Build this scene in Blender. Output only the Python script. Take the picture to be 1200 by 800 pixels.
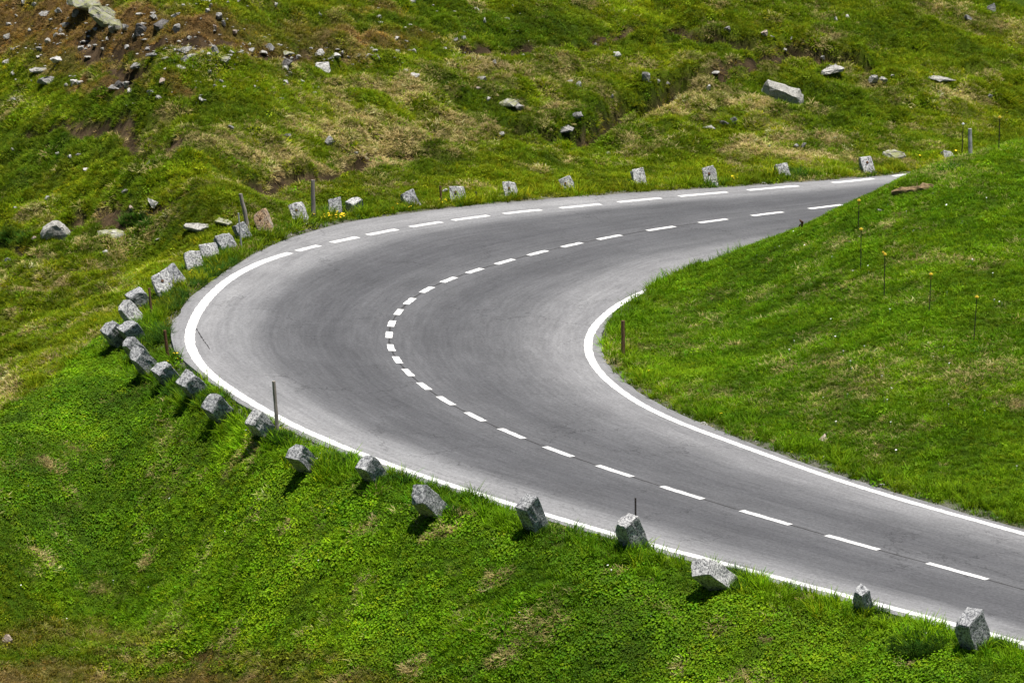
import bpy, bmesh, math
import numpy as np
from mathutils import Vector, Matrix, noise as mnoise

R = math.radians
rng = np.random.default_rng(7)
for o in list(bpy.data.objects):
    bpy.data.objects.remove(o)
scene = bpy.context.scene
col = scene.collection

# ------------------------------------------------------------------ camera, sky, sun, exposure
F_PX, PITCH, CAM_H, TX = 4800.0, R(12.0), 17.0, -0.06      # photo focal length in px (1200 wide), down-pitch, height, road cross fall
cam_data = bpy.data.cameras.new('camera')
cam_data.sensor_width = 36.0
cam_data.lens = 36.0 * F_PX / 1200.0
cam_data.clip_end = 3000.0
cam_data.clip_start = 0.5
camera = bpy.data.objects.new('camera', cam_data)
camera.location = (0, 0, CAM_H)
camera.rotation_euler = (math.pi / 2 - PITCH, 0, 0)
col.objects.link(camera)
scene.camera = camera

SUN_DIR = Vector((0.14, -0.10, 0.98)).normalized()          # towards the sun
SUN_EL = math.asin(SUN_DIR.z)
SUN_AZ = math.atan2(SUN_DIR.x, SUN_DIR.y)
world = bpy.data.worlds.new('World')
scene.world = world
world.use_nodes = True
wn = world.node_tree
wn.nodes.clear()
sky = wn.nodes.new('ShaderNodeTexSky')
sky.sky_type = 'NISHITA'
sky.sun_disc = False
sky.sun_elevation = SUN_EL
sky.sun_rotation = SUN_AZ
sky.altitude = 2000
bgn = wn.nodes.new('ShaderNodeBackground')
bgn.inputs['Strength'].default_value = 0.05
won = wn.nodes.new('ShaderNodeOutputWorld')
wn.links.new(sky.outputs[0], bgn.inputs[0])
wn.links.new(bgn.outputs[0], won.inputs[0])
sd = bpy.data.lights.new('sun', 'SUN')
sd.energy = 5.0
sd.angle = R(0.53)
sd.color = (1.0, 0.95, 0.88)
sun = bpy.data.objects.new('sun', sd)
sun.rotation_euler = SUN_DIR.to_track_quat('Z', 'Y').to_euler()
sun.location = (20, 60, 60)
col.objects.link(sun)
scene.view_settings.view_transform = 'Standard'
scene.view_settings.look = 'None'
scene.view_settings.exposure = 0.65
scene.view_settings.gamma = 1.0
scene.view_settings.use_curve_mapping = False
scene.render.engine = 'CYCLES'
scene.cycles.max_bounces = 5
scene.cycles.diffuse_bounces = 2
scene.cycles.glossy_bounces = 1
scene.cycles.transmission_bounces = 2
scene.cycles.transparent_max_bounces = 4

# ------------------------------------------------------------------ photo geometry helpers
CP, SP = math.cos(PITCH), math.sin(PITCH)

def rays(P):
    P = np.asarray(P, float).reshape(-1, 2)
    u = (P[:, 0] - 600) / F_PX
    v = (400 - P[:, 1]) / F_PX
    return np.stack([u, CP + v * SP, -SP + v * CP], 1)

def on_plane(P, dz=0.0):
    """pixels -> points on the road plane z = TX*x + dz"""
    d = rays(P)
    t = (dz - CAM_H) / (d[:, 2] - TX * d[:, 0])
    p = d * t[:, None]
    p[:, 2] += CAM_H
    return p

def at_depth(px, py, D):
    d = rays([(px, py)])[0]
    t = D / d[1]
    return np.array([d[0] * t, D, CAM_H + d[2] * t])

def project(x, y, z):
    zc = z - CAM_H
    dep = y * CP - zc * SP
    up = y * SP + zc * CP
    return 600 + F_PX * x / dep, 400 - F_PX * up / dep

def resample(P, step):
    P = np.asarray(P, float)
    s = np.r_[0, np.cumsum(np.linalg.norm(np.diff(P, axis=0), axis=1))]
    n = max(2, int(s[-1] / step) + 1)
    t = np.linspace(0, s[-1], n)
    return np.stack([np.interp(t, s, P[:, k]) for k in range(P.shape[1])], 1)

def smooth(P, step=0.25, it=40):
    """Catmull-Rom like: resample densely then relax, endpoints fixed"""
    Q = resample(P, step)
    for _ in range(it):
        Q[1:-1] = 0.25 * Q[:-2] + 0.5 * Q[1:-1] + 0.25 * Q[2:]
    return Q

# traced road lines (photo pixels)
C_PX = [(968.5,242.5),(898.4,250.6),(835,259),(773,267.7),(712.5,278),(669,286.8),(628.7,296.5),(590.8,306.7),(555.5,317),(523.2,327.7),(497.7,339.2),(478,352.6),(465,365.6),(456.7,379.2),(453.7,392.5),(455.5,407),(463.2,421.7),(476.5,436.7),(494.5,452.5),(520.2,469.5),(553.7,488),(597.5,508),(653,529.5),(720,552),(797,577),(896,606),(999,636),(1123,669)]
O_PX = [(1000,212.3),(905,220.5),(823.7,227.7),(749,234.5),(681,241.7),(611,248),(550,255.5),(497.5,263),(448,272),(403.7,281),(360,290.7),(320,302),(292.5,313),(267.5,327.5),(250,342.5),(235,360),(224.5,380),(221,395),(224,410),(235,428.7),(255,446),(287.5,467.5),(317.5,485),(350,501.5),(398.7,522.5),(427.5,533.7),(482.5,553.7),(545,573.7),(607.5,593.5),(640,603),(705,622),(765,638.7),(812.5,651),(850,661),(897.5,673),(1060,716),(1170,745)]
I_PX = [(778.7,333),(752,342.5),(727.5,355),(707.5,370),(692.5,387.5),(688,402.5),(691,420),(702.5,437.5),(722.5,455),(747.5,472.5),(780,488.7),(805,499),(900,533.7),(962.5,556),(1025,576),(1105,599.5),(1150,611),(1197.5,625)]
OE_PX = [(1060,204),(960,212),(860,219),(760,224.5),(680,230),(620,235),(555,241),(500,246.5),(462,251),(420,257),(380,264),(345,274),(315,289),(290,303),(255,322),(227.5,342),(207.5,365),(197,385),(198,400),(207,418),(228,434),(260,458),(292,481),(340,505),(395,531),(440,548),(480,562),(545,580),(607,599),(705,629),(765,645),(850,667),(897,680),(1060,723),(1170,752)]
IE_PX = [(752,340),(738,350),(721,363),(709,378),(704,395),(704,410),(711,430),(725,444),(745,457.5),(780,479),(820,496),(900,528),(1000,563),(1110,595),(1197,619)]

C3 = on_plane(C_PX)
O3 = on_plane(O_PX)
I3 = on_plane(I_PX)
OE3 = on_plane(OE_PX)
IE3 = on_plane(IE_PX)

def extend(P, a=45.0, b=45.0, bend=0.0):
    d0 = P[0] - P[1]; d0 /= np.linalg.norm(d0)
    d1 = P[-1] - P[-2]; d1 /= np.linalg.norm(d1)
    return np.vstack([P[0] + d0 * a, P, P[-1] + d1 * b])

# all lines extended out of frame with common directions so that the road keeps its width
dA = C3[0] - C3[3]; dA /= np.linalg.norm(dA)
dB = C3[-1] - C3[-4]; dB /= np.linalg.norm(dB)
def ext2(P, a=40.0, b=30.0):
    out = np.vstack([P[0] + dA * a, P, P[-1] + dB * b])
    out[:, 2] = TX * out[:, 0]
    return out
Cx = smooth(ext2(C3), 0.25, 30)
# the hidden upper inner edges: offset of the centre line
def offset_line(P, d):
    t = np.gradient(P[:, :2], axis=0)
    t /= np.linalg.norm(t, axis=1)[:, None]
    n = np.stack([-t[:, 1], t[:, 0]], 1)
    Q = P.copy()
    Q[:, :2] += n * d
    Q[:, 2] = TX * Q[:, 0]
    return Q
def side_line(visible, dist):
    """inner line: traced where seen, offset of the centre line where the mound hides it"""
    cen = smooth(np.vstack([C3[0] + dA * 40, C3]), 0.5, 10)
    off = offset_line(cen, 1.0)
    s = 1.0
    # choose the sign that moves towards the inside (camera side of the upper arm)
    if off[5, 1] > cen[5, 1]:
        s = -1.0
    k = np.argmin(np.linalg.norm(cen[:, :2] - visible[0, :2], axis=1))
    m = max(2, k - 6)
    w = np.linspace(0, 1, m)[:, None]
    o1 = offset_line(cen, s * dist)[:m]
    return np.vstack([o1, visible])
I_full = side_line(I3, 2.75)
IE_full = side_line(IE3, 3.05)
I_full = np.vstack([I_full, I_full[-1] + dB * 30]); I_full[:, 2] = TX * I_full[:, 0]
IE_full = np.vstack([IE_full, IE_full[-1] + dB * 30]); IE_full[:, 2] = TX * IE_full[:, 0]
INNER = smooth(IE_full, 0.25, 25)
OUTER = smooth(ext2(OE3), 0.25, 25)

def seg_dist(xy, L):
    """distance of points to a polyline (chunked)"""
    a, b = L[:-1, :2], L[1:, :2]
    ab = b - a
    l2 = (ab * ab).sum(1) + 1e-12
    out = np.empty(len(xy))
    for i in range(0, len(xy), 20000):
        p = xy[i:i + 20000, None, :] - a[None]
        t = np.clip((p * ab).sum(2) / l2, 0, 1)
        d = p - t[..., None] * ab
        out[i:i + 20000] = np.sqrt((d * d).sum(2).min(1))
    return out

def in_poly(xy, poly):
    x, y = xy[:, 0], xy[:, 1]
    ins = np.zeros(len(xy), bool)
    j = len(poly) - 1
    for i in range(len(poly)):
        xi, yi = poly[i]; xj, yj = poly[j]
        c = ((yi > y) != (yj > y)) & (x < (xj - xi) * (y - yi) / (yj - yi + 1e-12) + xi)
        ins ^= c
        j = i
    return ins
OUT_C, INN_C = resample(OUTER, 0.6), resample(INNER, 0.6)
ROAD_POLY = np.vstack([OUT_C[:, :2], INN_C[::-1, :2]])

# ------------------------------------------------------------------ numpy noise
def _hash(ix, iy, seed):
    h = (ix.astype(np.int64) * 374761393 + iy.astype(np.int64) * 668265263 + seed * 974711) & 0x7fffffff
    h = ((h ^ (h >> 13)) * 1274126177) & 0x7fffffff
    return ((h ^ (h >> 16)) & 0xffff) / 65535.0
def vnoise(x, y, seed=0):
    ix, iy = np.floor(x), np.floor(y)
    fx, fy = x - ix, y - iy
    fx = fx * fx * (3 - 2 * fx); fy = fy * fy * (3 - 2 * fy)
    a = _hash(ix, iy, seed); b = _hash(ix + 1, iy, seed)
    c = _hash(ix, iy + 1, seed); d = _hash(ix + 1, iy + 1, seed)
    return (a * (1 - fx) + b * fx) * (1 - fy) + (c * (1 - fx) + d * fx) * fy
def fbm(x, y, sc, seed=0, oct=4):
    s = np.zeros_like(x); a = 0.5; t = 0
    c_, s_ = 0.8, 0.6
    for k in range(oct):
        s += a * vnoise((c_ * x - s_ * y) / sc + 17.3 * k, (s_ * x + c_ * y) / sc - 9.1 * k, seed + k)
        t += a; a *= 0.5; sc *= 0.5
        c_, s_ = c_ * 0.8 - s_ * 0.6, c_ * 0.6 + s_ * 0.8
    return s / t

# ------------------------------------------------------------------ terrain control points
ctrl = []
def march(px, py0, D0, stops):
    """follow the ground along one photo column: stops = [(py, slope in degrees)] with slope rising away from the viewer"""
    D, py = D0, py0
    for (py1, al) in stops:
        n = max(1, int(abs(py1 - py) / 12))
        st_ = (py1 - py) / n
        for k in range(n):
            q = py + st_
            d = rays([(px, (py + q) / 2)])[0]
            tp = -d[2] / d[1]
            dp = (py - q) / F_PX
            D += D * (1 + tp * tp) * dp / (math.tan(R(al)) + tp)
            py = q
        ctrl.append(at_depth(px, py, D))
    return D

def poly_y(poly, px):
    P = np.array(poly, float)
    return np.interp(px, P[:, 0], P[:, 1])
near_edge = [p for p in OE_PX[17:]]                         # outer edge, lower arm
far_edge = [p for p in OE_PX[:16]][::-1]
for L in (resample(OUTER, 1.6), resample(INNER, 1.6), resample(Cx, 2.2)):
    for p in L:
        ctrl.append(np.array([p[0], p[1], TX * p[0]]))
# shoulder and bank below the lower arm
for px in list(range(230, 1171, 60)):
    py = poly_y(near_edge, px)
    D = on_plane([(px, py)])[0][1]
    march(px, py, D, [(py + 26, 6), (py + 60, 18), (py + 130, 27), (py + 220, 28), (py + 330, 22), (py + 420, 16)])
e1 = OUTER[-1]
for k in range(3, 8):
    p = OE3[-1] + dB * k * 3.5
    ctrl.append(np.array([p[0] + 0.6, p[1] - 1.4, TX * p[0] - 0.3]))
    ctrl.append(np.array([p[0] + 2.0, p[1] - 4.5, TX * p[0] - 2.2]))
# the crest that runs down to the left below the leaning stones
for (px, py, z) in ((185, 425, 0.02), (150, 412, 0.0), (118, 406, -0.1), (60, 448, -0.36), (0, 490, -0.60), (-80, 545, -1.0), (-200, 620, -1.7)):
    d = rays([(px, py)])[0]
    D = d[1] * (z - CAM_H) / d[2]
    ctrl.append(at_depth(px, py, D))
    march(px, py, D, [(py + 40, 4), (py + 90, 11), (py + 160, 22), (py + 240, 25), (py + 330, 18), (py + 430, 14)])
# meadow behind the crest and left of the bend
for (px, py, z) in ((110, 385, -0.40), (60, 415, -0.95), (0, 462, -1.45), (-80, 510, -1.9), (-200, 580, -2.7)):
    d = rays([(px, py)])[0]
    D = d[1] * (z - CAM_H) / d[2]
    ctrl.append(at_depth(px, py, D))
    if px == 110:
        st = [(350, -3), (300, 2), (262, 5), (235, 3), (160, 11), (80, 14), (0, 14), (-80, 13)]
    else:
        st = [(380, 0), (330, 1), (290, 3), (260, 2), (170, 10), (80, 14), (0, 14), (-80, 13)]
    march(px, py, D, st)
for (px, py, z) in ((165, 372, -0.12), (185, 345, -0.10), (150, 340, -0.35), (215, 310, -0.12), (170, 305, -0.5)):
    d = rays([(px, py)])[0]
    ctrl.append(at_depth(px, py, d[1] * (z - CAM_H) / d[2]))
# beyond the upper arm
for px in (220, 300, 380, 470, 560, 650, 740, 830, 920, 1010, 1060):
    py = poly_y(far_edge, px)
    D = on_plane([(px, py)])[0][1]
    g = np.interp(px, [220, 400, 640, 760, 1060], [228, 198, 165, 150, 150])
    march(px, py, D, [(py - 12, -1), (min(py - 24, g + 8), 3), (g - 6, 5), (g - 60, 12), (60, 13), (0, 14), (-80, 13)])
for px in (1150, 1250, 1400):
    p = OE3[0] + dA * (px - 1060) / 25.0
    q = project(p[0], p[1], p[2])
    march(px, q[1] - 5, p[1] + 0.6, [(q[1] - 30, 3), (130, 7), (60, 11), (0, 13), (-80, 13)])
# inner mound
sil = [(752,341),(778,333),(815,314),(860,295),(910,275),(937,265),(973,247),(1007,230),(1060,205),(1110,187),(1150,178),(1200,165),(1300,140),(1420,115)]
inner_low = [(704,410),(711,430),(745,457.5),(780,479),(820,496),(900,528),(1000,563),(1110,595),(1197,619),(1300,648),(1420,680)]
def column_depth(L, px):
    """depth at which a road line crosses a photo column (farthest crossing)"""
    x_, _y = project(L[:, 0], L[:, 1], L[:, 2])
    best = None
    for k in range(len(L) - 1):
        if (x_[k] - px) * (x_[k + 1] - px) <= 0:
            t = (px - x_[k]) / (x_[k + 1] - x_[k] + 1e-9)
            D = L[k, 1] + t * (L[k + 1, 1] - L[k, 1])
            best = D if best is None else max(best, D)
    return best
for px in (725, 750, 780, 815, 850, 890, 930, 970, 1010, 1060, 1110, 1160, 1200, 1260, 1330, 1420):
    py0 = poly_y(inner_low, px)
    pys = poly_y(sil, px) if px >= 752 else 372
    D = on_plane([(px, py0)])[0][1]
    L = py0 - pys
    far = column_depth(INNER, px)
    gap = np.interp(px, [725, 780, 860, 960, 1060, 1200], [0.5, 1.2, 3.6, 6.0, 8.0, 10.0])
    lo, hi = 0.2, 40.0
    stops = lambda a: [(py0 - min(0.15 * L, 18), a * 0.8), (py0 - 0.35 * L, a * 1.2), (py0 - 0.6 * L, a * 1.1), (py0 - 0.85 * L, a), (pys + 5, a * 0.8)]
    for _ in range(30):
        a = 0.5 * (lo + hi)
        m0 = len(ctrl)
        De = march(px, py0, D, stops(a))
        del ctrl[m0:]
        if De > far - gap: lo = a
        else: hi = a
    De = march(px, py0, D, stops(a))
    if px in (780, 930, 1060, 1200): print('mound', px, 'slope', round(a, 1), 'D0', round(D, 1), 'crest', round(De, 1), 'road', round(far, 1))
# far surroundings
for x in (-420, -200, -90, -45, 45, 90, 200, 420):
    for y in (160, 240, 420, 700):
        ctrl.append(np.array([x, y, 8 + 0.17 * (y - 118) + 0.01 * x]))
for y in (160, 240, 420, 700):
    ctrl.append(np.array([0, y, 8 + 0.17 * (y - 118)]))
for x in (-420, -200, -60, 0, 60, 200, 420):
    for y, z in ((40, -6.5), (25, -3.0), (8, 9.5), (0, 14.6), (-8, 15.6), (-60, 18), (-300, 30)):
        ctrl.append(np.array([x, y, z + (0.0 if abs(x) < 70 else 0.5)]))
for x in (-60, -120, 60, 120, -400, 400):
    for y in (65, 90, 120):
        ctrl.append(np.array([x, y, (-4 if x < 0 else 5) + 0.12 * (y - 75)]))
ctrl = np.array(ctrl)

def tps_fit(P, lam=1e-5):
    n = len(P); S = 30.0
    X = P[:, :2] / S
    r2 = ((X[:, None] - X[None]) ** 2).sum(2)
    K = 0.5 * r2 * np.log(r2 + 1e-12) + lam * np.eye(n) * 0.02
    A = np.zeros((n + 3, n + 3))
    A[:n, :n] = K; A[:n, n] = 1; A[:n, n + 1:] = X; A[n, :n] = 1; A[n + 1:, :n] = X.T
    b = np.r_[P[:, 2], 0, 0, 0]
    return X, np.linalg.solve(A, b), S
TPS = tps_fit(ctrl)
def tps_eval(x, y):
    X, w, S = TPS
    n = len(X); sh = x.shape
    q = np.stack([x.ravel(), y.ravel()], 1) / S
    out = np.empty(len(q))
    for i in range(0, len(q), 20000):
        qq = q[i:i + 20000]
        r2 = ((qq[:, None] - X[None]) ** 2).sum(2)
        out[i:i + 20000] = (0.5 * r2 * np.log(r2 + 1e-12)) @ w[:n] + w[n] + qq @ w[n + 1:]
    return out.reshape(sh)

# ------------------------------------------------------------------ terrain grid
def axis_coords(lo, hi, step, far_lo, far_hi):
    core = np.arange(lo, hi + step / 2, step)
    def grow(start, end):
        v, s, out = abs(start), step, []
        d = 0.0
        tot = abs(end - start)
        while d < tot:
            s = min(s * 1.22, 40.0)
            d += s
            out.append(min(d, tot))
        return np.array(out)
    L = lo - grow(lo, far_lo)[::-1]
    H = hi + grow(hi, far_hi)
    return np.r_[L, core, H]
STEP = 0.13
gx = axis_coords(-18.5, 20.5, STEP, -420, 420)
gy = axis_coords(53.0, 122.0, STEP, -150, 700)
# coarse thin-plate evaluation, then bilinear up to the fine grid
cx = np.unique(np.r_[gx[gx < -18.5], np.arange(-18.5, 20.6, 0.39), gx[gx > 20.5]])
cy = np.unique(np.r_[gy[gy < 53], np.arange(53, 122.1, 0.39), gy[gy > 122]])
GX0, GY0 = np.meshgrid(cx, cy)
Z0 = tps_eval(GX0, GY0)
def bilin(ax, ay, Z, x, y):
    i = np.clip(np.searchsorted(ax, x) - 1, 0, len(ax) - 2)
    j = np.clip(np.searchsorted(ay, y) - 1, 0, len(ay) - 2)
    fx = np.clip((x - ax[i]) / (ax[i + 1] - ax[i]), 0, 1); fy = np.clip((y - ay[j]) / (ay[j + 1] - ay[j]), 0, 1)
    return (Z[j, i] * (1 - fx) + Z[j, i + 1] * fx) * (1 - fy) + (Z[j + 1, i] * (1 - fx) + Z[j + 1, i + 1] * fx) * fy
XX, YY = np.meshgrid(gx, gy)
ZZ = bilin(cx, cy, Z0, XX, YY)

flat = np.stack([XX.ravel(), YY.ravel()], 1)
nearroad = (np.abs(flat[:, 0]) < 60) & (flat[:, 1] > 35) & (flat[:, 1] < 130)
DO = np.full(len(flat), 50.0); DI = np.full(len(flat), 50.0)
DO[nearroad] = seg_dist(flat[nearroad], OUT_C)
DI[nearroad] = seg_dist(flat[nearroad], INN_C)
INS = np.zeros(len(flat), bool)
INS[nearroad] = in_poly(flat[nearroad], ROAD_POLY)
DE = np.minimum(DO, DI)
DO = DO.reshape(XX.shape); DI = DI.reshape(XX.shape); INS = INS.reshape(XX.shape); DE = DE.reshape(XX.shape)

PXX, PYY = project(XX, YY, ZZ)                             # where each ground point sits in the photo
vis = (YY > 30) & (YY < 160)
PXX = np.where(vis, PXX, -9999.0); PYY = np.where(vis, PYY, -9999.0)

def sstep(a, b, x):
    t = np.clip((x - a) / (b - a), 0, 1)
    return t * t * (3 - 2 * t)
# zones: inner mound, near bank, far meadow / hill
inner_poly = np.vstack([INN_C[:, :2], [[120, 30], [120, 140]]])
IN_MOUND = np.zeros(len(flat), bool)
IN_MOUND[nearroad] = in_poly(flat[nearroad], inner_poly)
IN_MOUND = IN_MOUND.reshape(XX.shape) & ~INS
crest_px = np.array([(-300,690),(-200,620),(-80,545),(0,490),(60,448),(118,402),(150,380),(185,372),(200,395),(240,440),(400,520),(700,620),(1170,745),(1500,830)], float)
BANK = (~IN_MOUND) & (~INS) & (PYY > np.interp(PXX, crest_px[:, 0], crest_px[:, 1]) - 4)
FARZ = (~IN_MOUND) & (~INS) & (~BANK)
HILL = np.where(FARZ, sstep(0.5, 6.0, DO), 0.0)

# relief: rolling unevenness everywhere, cushions and tussocks on the far meadow
mask = sstep(0.15, 1.4, DE)
rel = (fbm(XX, YY, 3.0, 3, 3) - 0.5) * 0.30 * mask + (fbm(XX, YY, 0.9, 11, 3) - 0.5) * 0.16 * mask
amp = np.where(FARZ, 1.0, np.where(BANK, 1.0, 0.55))
ZZ = ZZ + rel * amp
hn = (fbm(XX, YY, 2.4, 29, 3) - 0.45)
ZZ = ZZ + HILL * hn * 0.26 - HILL * 0.14 * sstep(0.10, 0.0, np.abs(fbm(XX, YY, 2.6, 87, 3) - 0.5))
CUSH = np.zeros_like(ZZ)
CUSHV = np.zeros_like(ZZ)
nc = 5200
ccx = rng.uniform(-18, 20, nc); ccy = rng.uniform(74, 121, nc)
crad = rng.uniform(0.14, 0.46, nc); chh = crad * rng.uniform(0.35, 0.90, nc); cval = rng.uniform(0, 1, nc)
clus = fbm(ccx, ccy, 4.0, 41, 2)
for k in range(nc):
    if clus[k] < 0.36 + 0.14 * cval[k]:
        continue
    i0, i1 = np.searchsorted(gx, ccx[k] - crad[k]), np.searchsorted(gx, ccx[k] + crad[k])
    j0, j1 = np.searchsorted(gy, ccy[k] - crad[k]), np.searchsorted(gy, ccy[k] + crad[k])
    if i1 <= i0 or j1 <= j0:
        continue
    sx, sy = XX[j0:j1, i0:i1] - ccx[k], YY[j0:j1, i0:i1] - ccy[k]
    q = 1 - (sx * sx + sy * sy) / crad[k] ** 2
    h = np.where(q > 0, np.sqrt(np.maximum(q, 0)) * chh[k], 0) * HILL[j0:j1, i0:i1]
    m = h > CUSH[j0:j1, i0:i1]
    CUSH[j0:j1, i0:i1][m] = h[m]
    CUSHV[j0:j1, i0:i1][m] = cval[k]
ZZ = ZZ + CUSH

# gullies and hollows with a steep far bank (traced in the photo, cut into the ground)
def height_ray(px, py, Z=None):
    Z = ZZ if Z is None else Z
    d = rays([(px, py)])[0]
    D = np.arange(50, 170, 0.06)
    x = d[0] / d[1] * D; z = CAM_H + d[2] / d[1] * D
    g = bilin(gx, gy, Z, x, D)
    k = np.argmax(z <= g)
    if not (z <= g).any():
        k = len(D) - 1
    return np.array([x[k], D[k], g[k]])
SOIL = np.zeros_like(ZZ)
def gully(pts, depth, w_near, w_far):
    W = np.array([height_ray(px, py) for px, py in pts])
    L = resample(W, 0.3)
    L[:, 0] += (fbm(L[:, 0] * 1.0, L[:, 1] * 1.0, 0.8, 5, 2) - 0.5) * 0.5
    L[:, 1] += (fbm(L[:, 0] * 1.0, L[:, 1] * 1.0, 0.7, 8, 2) - 0.5) * 0.7
    box = (XX > L[:, 0].min() - 3) & (XX < L[:, 0].max() + 3) & (YY > L[:, 1].min() - 3) & (YY < L[:, 1].max() + 3)
    P = np.stack([XX[box], YY[box]], 1)
    a, b = L[:-1, :2], L[1:, :2]; ab = b - a; l2 = (ab * ab).sum(1) + 1e-9
    p = P[:, None] - a[None]; t = np.clip((p * ab).sum(2) / l2, 0, 1)
    dv = p - t[..., None] * ab; dd = (dv * dv).sum(2); k = dd.argmin(1)
    dist = np.sqrt(dd.min(1)); far = dv[np.arange(len(P)), k, 1] > 0
    var = 0.45 + 1.1 * (fbm(P[:, 0], P[:, 1], 1.3, 77, 2) - 0.15)
    w = np.where(far, w_far, w_near)
    cut = depth * np.clip(var, 0.1, 1.3) * (1 - sstep(0.15, 1.0, dist / w))
    cut *= sstep(0.3, 1.2, DE[box])
    ZZ[box] -= cut
    SOIL[box] = np.maximum(SOIL[box], np.clip(cut / (depth + 1e-6) * 2.0 - 0.3, 0, 1))
gully([(810,78),(782,94),(768,103),(745,116),(722,122),(706,134),(690,143),(668,155),(640,160),(606,158)], 1.35, 0.7, 0.30)
gully([(480,183),(450,181),(420,193),(402,197),(372,204),(345,198),(318,213),(300,216)], 0.35, 0.5, 0.28)
gully([(215,222),(180,238),(150,243),(118,246),(90,262),(60,281),(20,284),(-20,284)], 0.45, 0.55, 0.30)
gully([(800,50),(830,32),(860,42),(880,48),(925,50),(950,58),(1000,57)], 0.75, 0.9, 0.32)
gully([(830,78),(870,72),(900,70),(930,64)], 0.30, 0.5, 0.28)
gully([(700,45),(730,38),(760,30),(800,34)], 0.28, 0.4, 0.3)
gully([(120,80),(150,84),(175,82)], 0.30, 0.4, 0.25)
gully([(100,42),(150,55),(210,52),(260,50),(330,62),(400,64)], 0.30, 0.5, 0.3)
gully([(540,56),(560,60),(620,58),(680,55)], 0.22, 0.4, 0.3)
gully([(30,158),(100,152),(150,158),(200,165)], 0.22, 0.4, 0.3)

ZZ = ZZ + np.clip(SOIL * 1.5, 0, 1) * ((fbm(XX, YY, 0.45, 143, 3) - 0.5) * 0.30 + rng.normal(0, 0.022, ZZ.shape))
# keep the ground below the road and clean at its edge
PL = TX * XX
ZZ = np.where(INS, np.minimum(ZZ, PL - 0.10), ZZ)
nearo = (~INS) & (DE < 0.5)
ZZ = np.where(nearo, np.minimum(ZZ, PL - 0.015 + 0.25 * DE), ZZ)

def ground(x, y):
    return bilin(gx, gy, ZZ, np.asarray(x, float), np.asarray(y, float))
def hit(px, py):
    return height_ray(px, py)
NGX, NGY = np.gradient(ZZ, gx, axis=1), np.gradient(ZZ, gy, axis=0)

# ------------------------------------------------------------------ ground cover maps (what grows where)
GREEN, STRAW, BROWN, DARK = 0, 1, 2, 3
def blobs(lst, px, py, seed):
    wob = (fbm(px, py, 26.0, seed, 3) - 0.5)
    wob2 = (fbm(px, py, 26.0, seed + 50, 3) - 0.5)
    out = np.zeros_like(px)
    for (cx_, cy_, rx, ry, s) in lst:
        r = np.sqrt(((px + wob * 40 - cx_) / rx) ** 2 + ((py + wob2 * 22 - cy_) / ry) ** 2)
        out = np.maximum(out, s * (1 - sstep(0.45, 1.15, r)))
    return out
straw_b = [(490,165,120,20,.9),(400,150,70,20,.8),(540,150,60,24,.9),(440,190,60,10,.9),(345,195,60,10,.95),(320,180,50,12,.6),(560,80,110,9,.7),(700,75,130,10,.7),(870,120,60,18,.7),(820,110,40,14,.8),(1160,25,60,14,1),(1110,12,30,8,.9),(940,12,60,12,.6),(980,45,30,10,.6),(870,20,60,18,.5),(980,190,60,6,.8),(900,185,70,8,.7),(1080,190,50,7,.9),(880,170,60,10,.7),(1150,115,60,10,.6),(940,135,80,14,.5),(1060,120,70,12,.5),(770,130,50,10,.7),(35,345,55,9,.9),(10,465,25,22,.8),(90,255,60,14,.5),(200,250,90,12,.5),(330,225,70,10,.5),(120,330,60,14,.5),(700,95,90,12,.4),(480,100,120,20,.55),(350,125,90,16,.4),(250,180,60,10,.4),(1040,100,60,10,.4),(660,185,80,10,.4),(620,200,70,6,.4),
 (1120,305,90,8,.8),(1180,270,40,9,.6),(880,345,60,14,.5),(850,380,50,16,.5),(860,405,22,6,.8),(1190,475,30,8,.8),(1150,430,70,14,.4),(990,330,60,18,.4),(930,390,70,14,.3),(1060,350,60,14,.4),(800,360,50,14,.35)]
brown_b = [(60,35,130,46,1),(170,30,120,30,.8),(150,55,110,18,.9),(230,50,80,22,.85),(320,62,90,12,.7),(380,75,60,10,.5),(420,55,60,14,.7),(470,50,70,12,.5),(130,108,60,9,.8),(200,112,40,8,.7),(100,82,90,9,.5),(60,70,80,9,.6),(290,40,60,14,.5),(350,40,70,16,.35),(440,22,60,8,.6),
 (100,805,220,14,.6),(30,745,70,18,.35),(250,795,160,16,.6),(40,790,120,18,.55),(160,765,60,10,.45),(420,800,160,12,.55),(120,740,140,14,.35),(330,770,120,12,.4),(230,770,50,7,.7),(130,690,60,10,.25)]
dark_b = [(240,130,160,20,.5),(60,175,120,30,.6),(130,160,90,14,.6),(20,200,60,30,.5),(330,30,90,22,.35),(620,40,140,26,.4),(430,35,120,16,.6),(720,40,80,20,.5),(850,60,100,14,.6),(940,125,50,12,.4),(160,255,40,10,.8),(10,278,25,9,.9),(690,130,60,20,.4),(560,105,50,9,.6)]
px_, py_ = PXX, PYY
F_ST = blobs(straw_b, px_, py_, 300) * np.where(BANK, 0, 1)
F_BR = blobs(brown_b, px_, py_, 320)
F_DK = blobs(dark_b, px_, py_, 340)
dry1 = fbm(XX, YY, 1.1, 211, 4); dry2 = fbm(XX, YY, 4.5, 231, 3); dry3 = fbm(XX, YY * 0.5, 0.45, 251, 3)
st_far = 0.06 + F_ST * 0.85 - F_DK * 0.5 + (dry1 - 0.5) * 1.7 + (dry3 - 0.5) * 0.8 + (dry2 - 0.5) * 0.6 + 0.7 * np.where(CUSH > 0.02, CUSHV - 0.40, -0.15)
st_bank = sstep(0.62, 0.78, dry1) * 0.6 + sstep(0.66, 0.8, dry3) * 0.35
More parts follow.
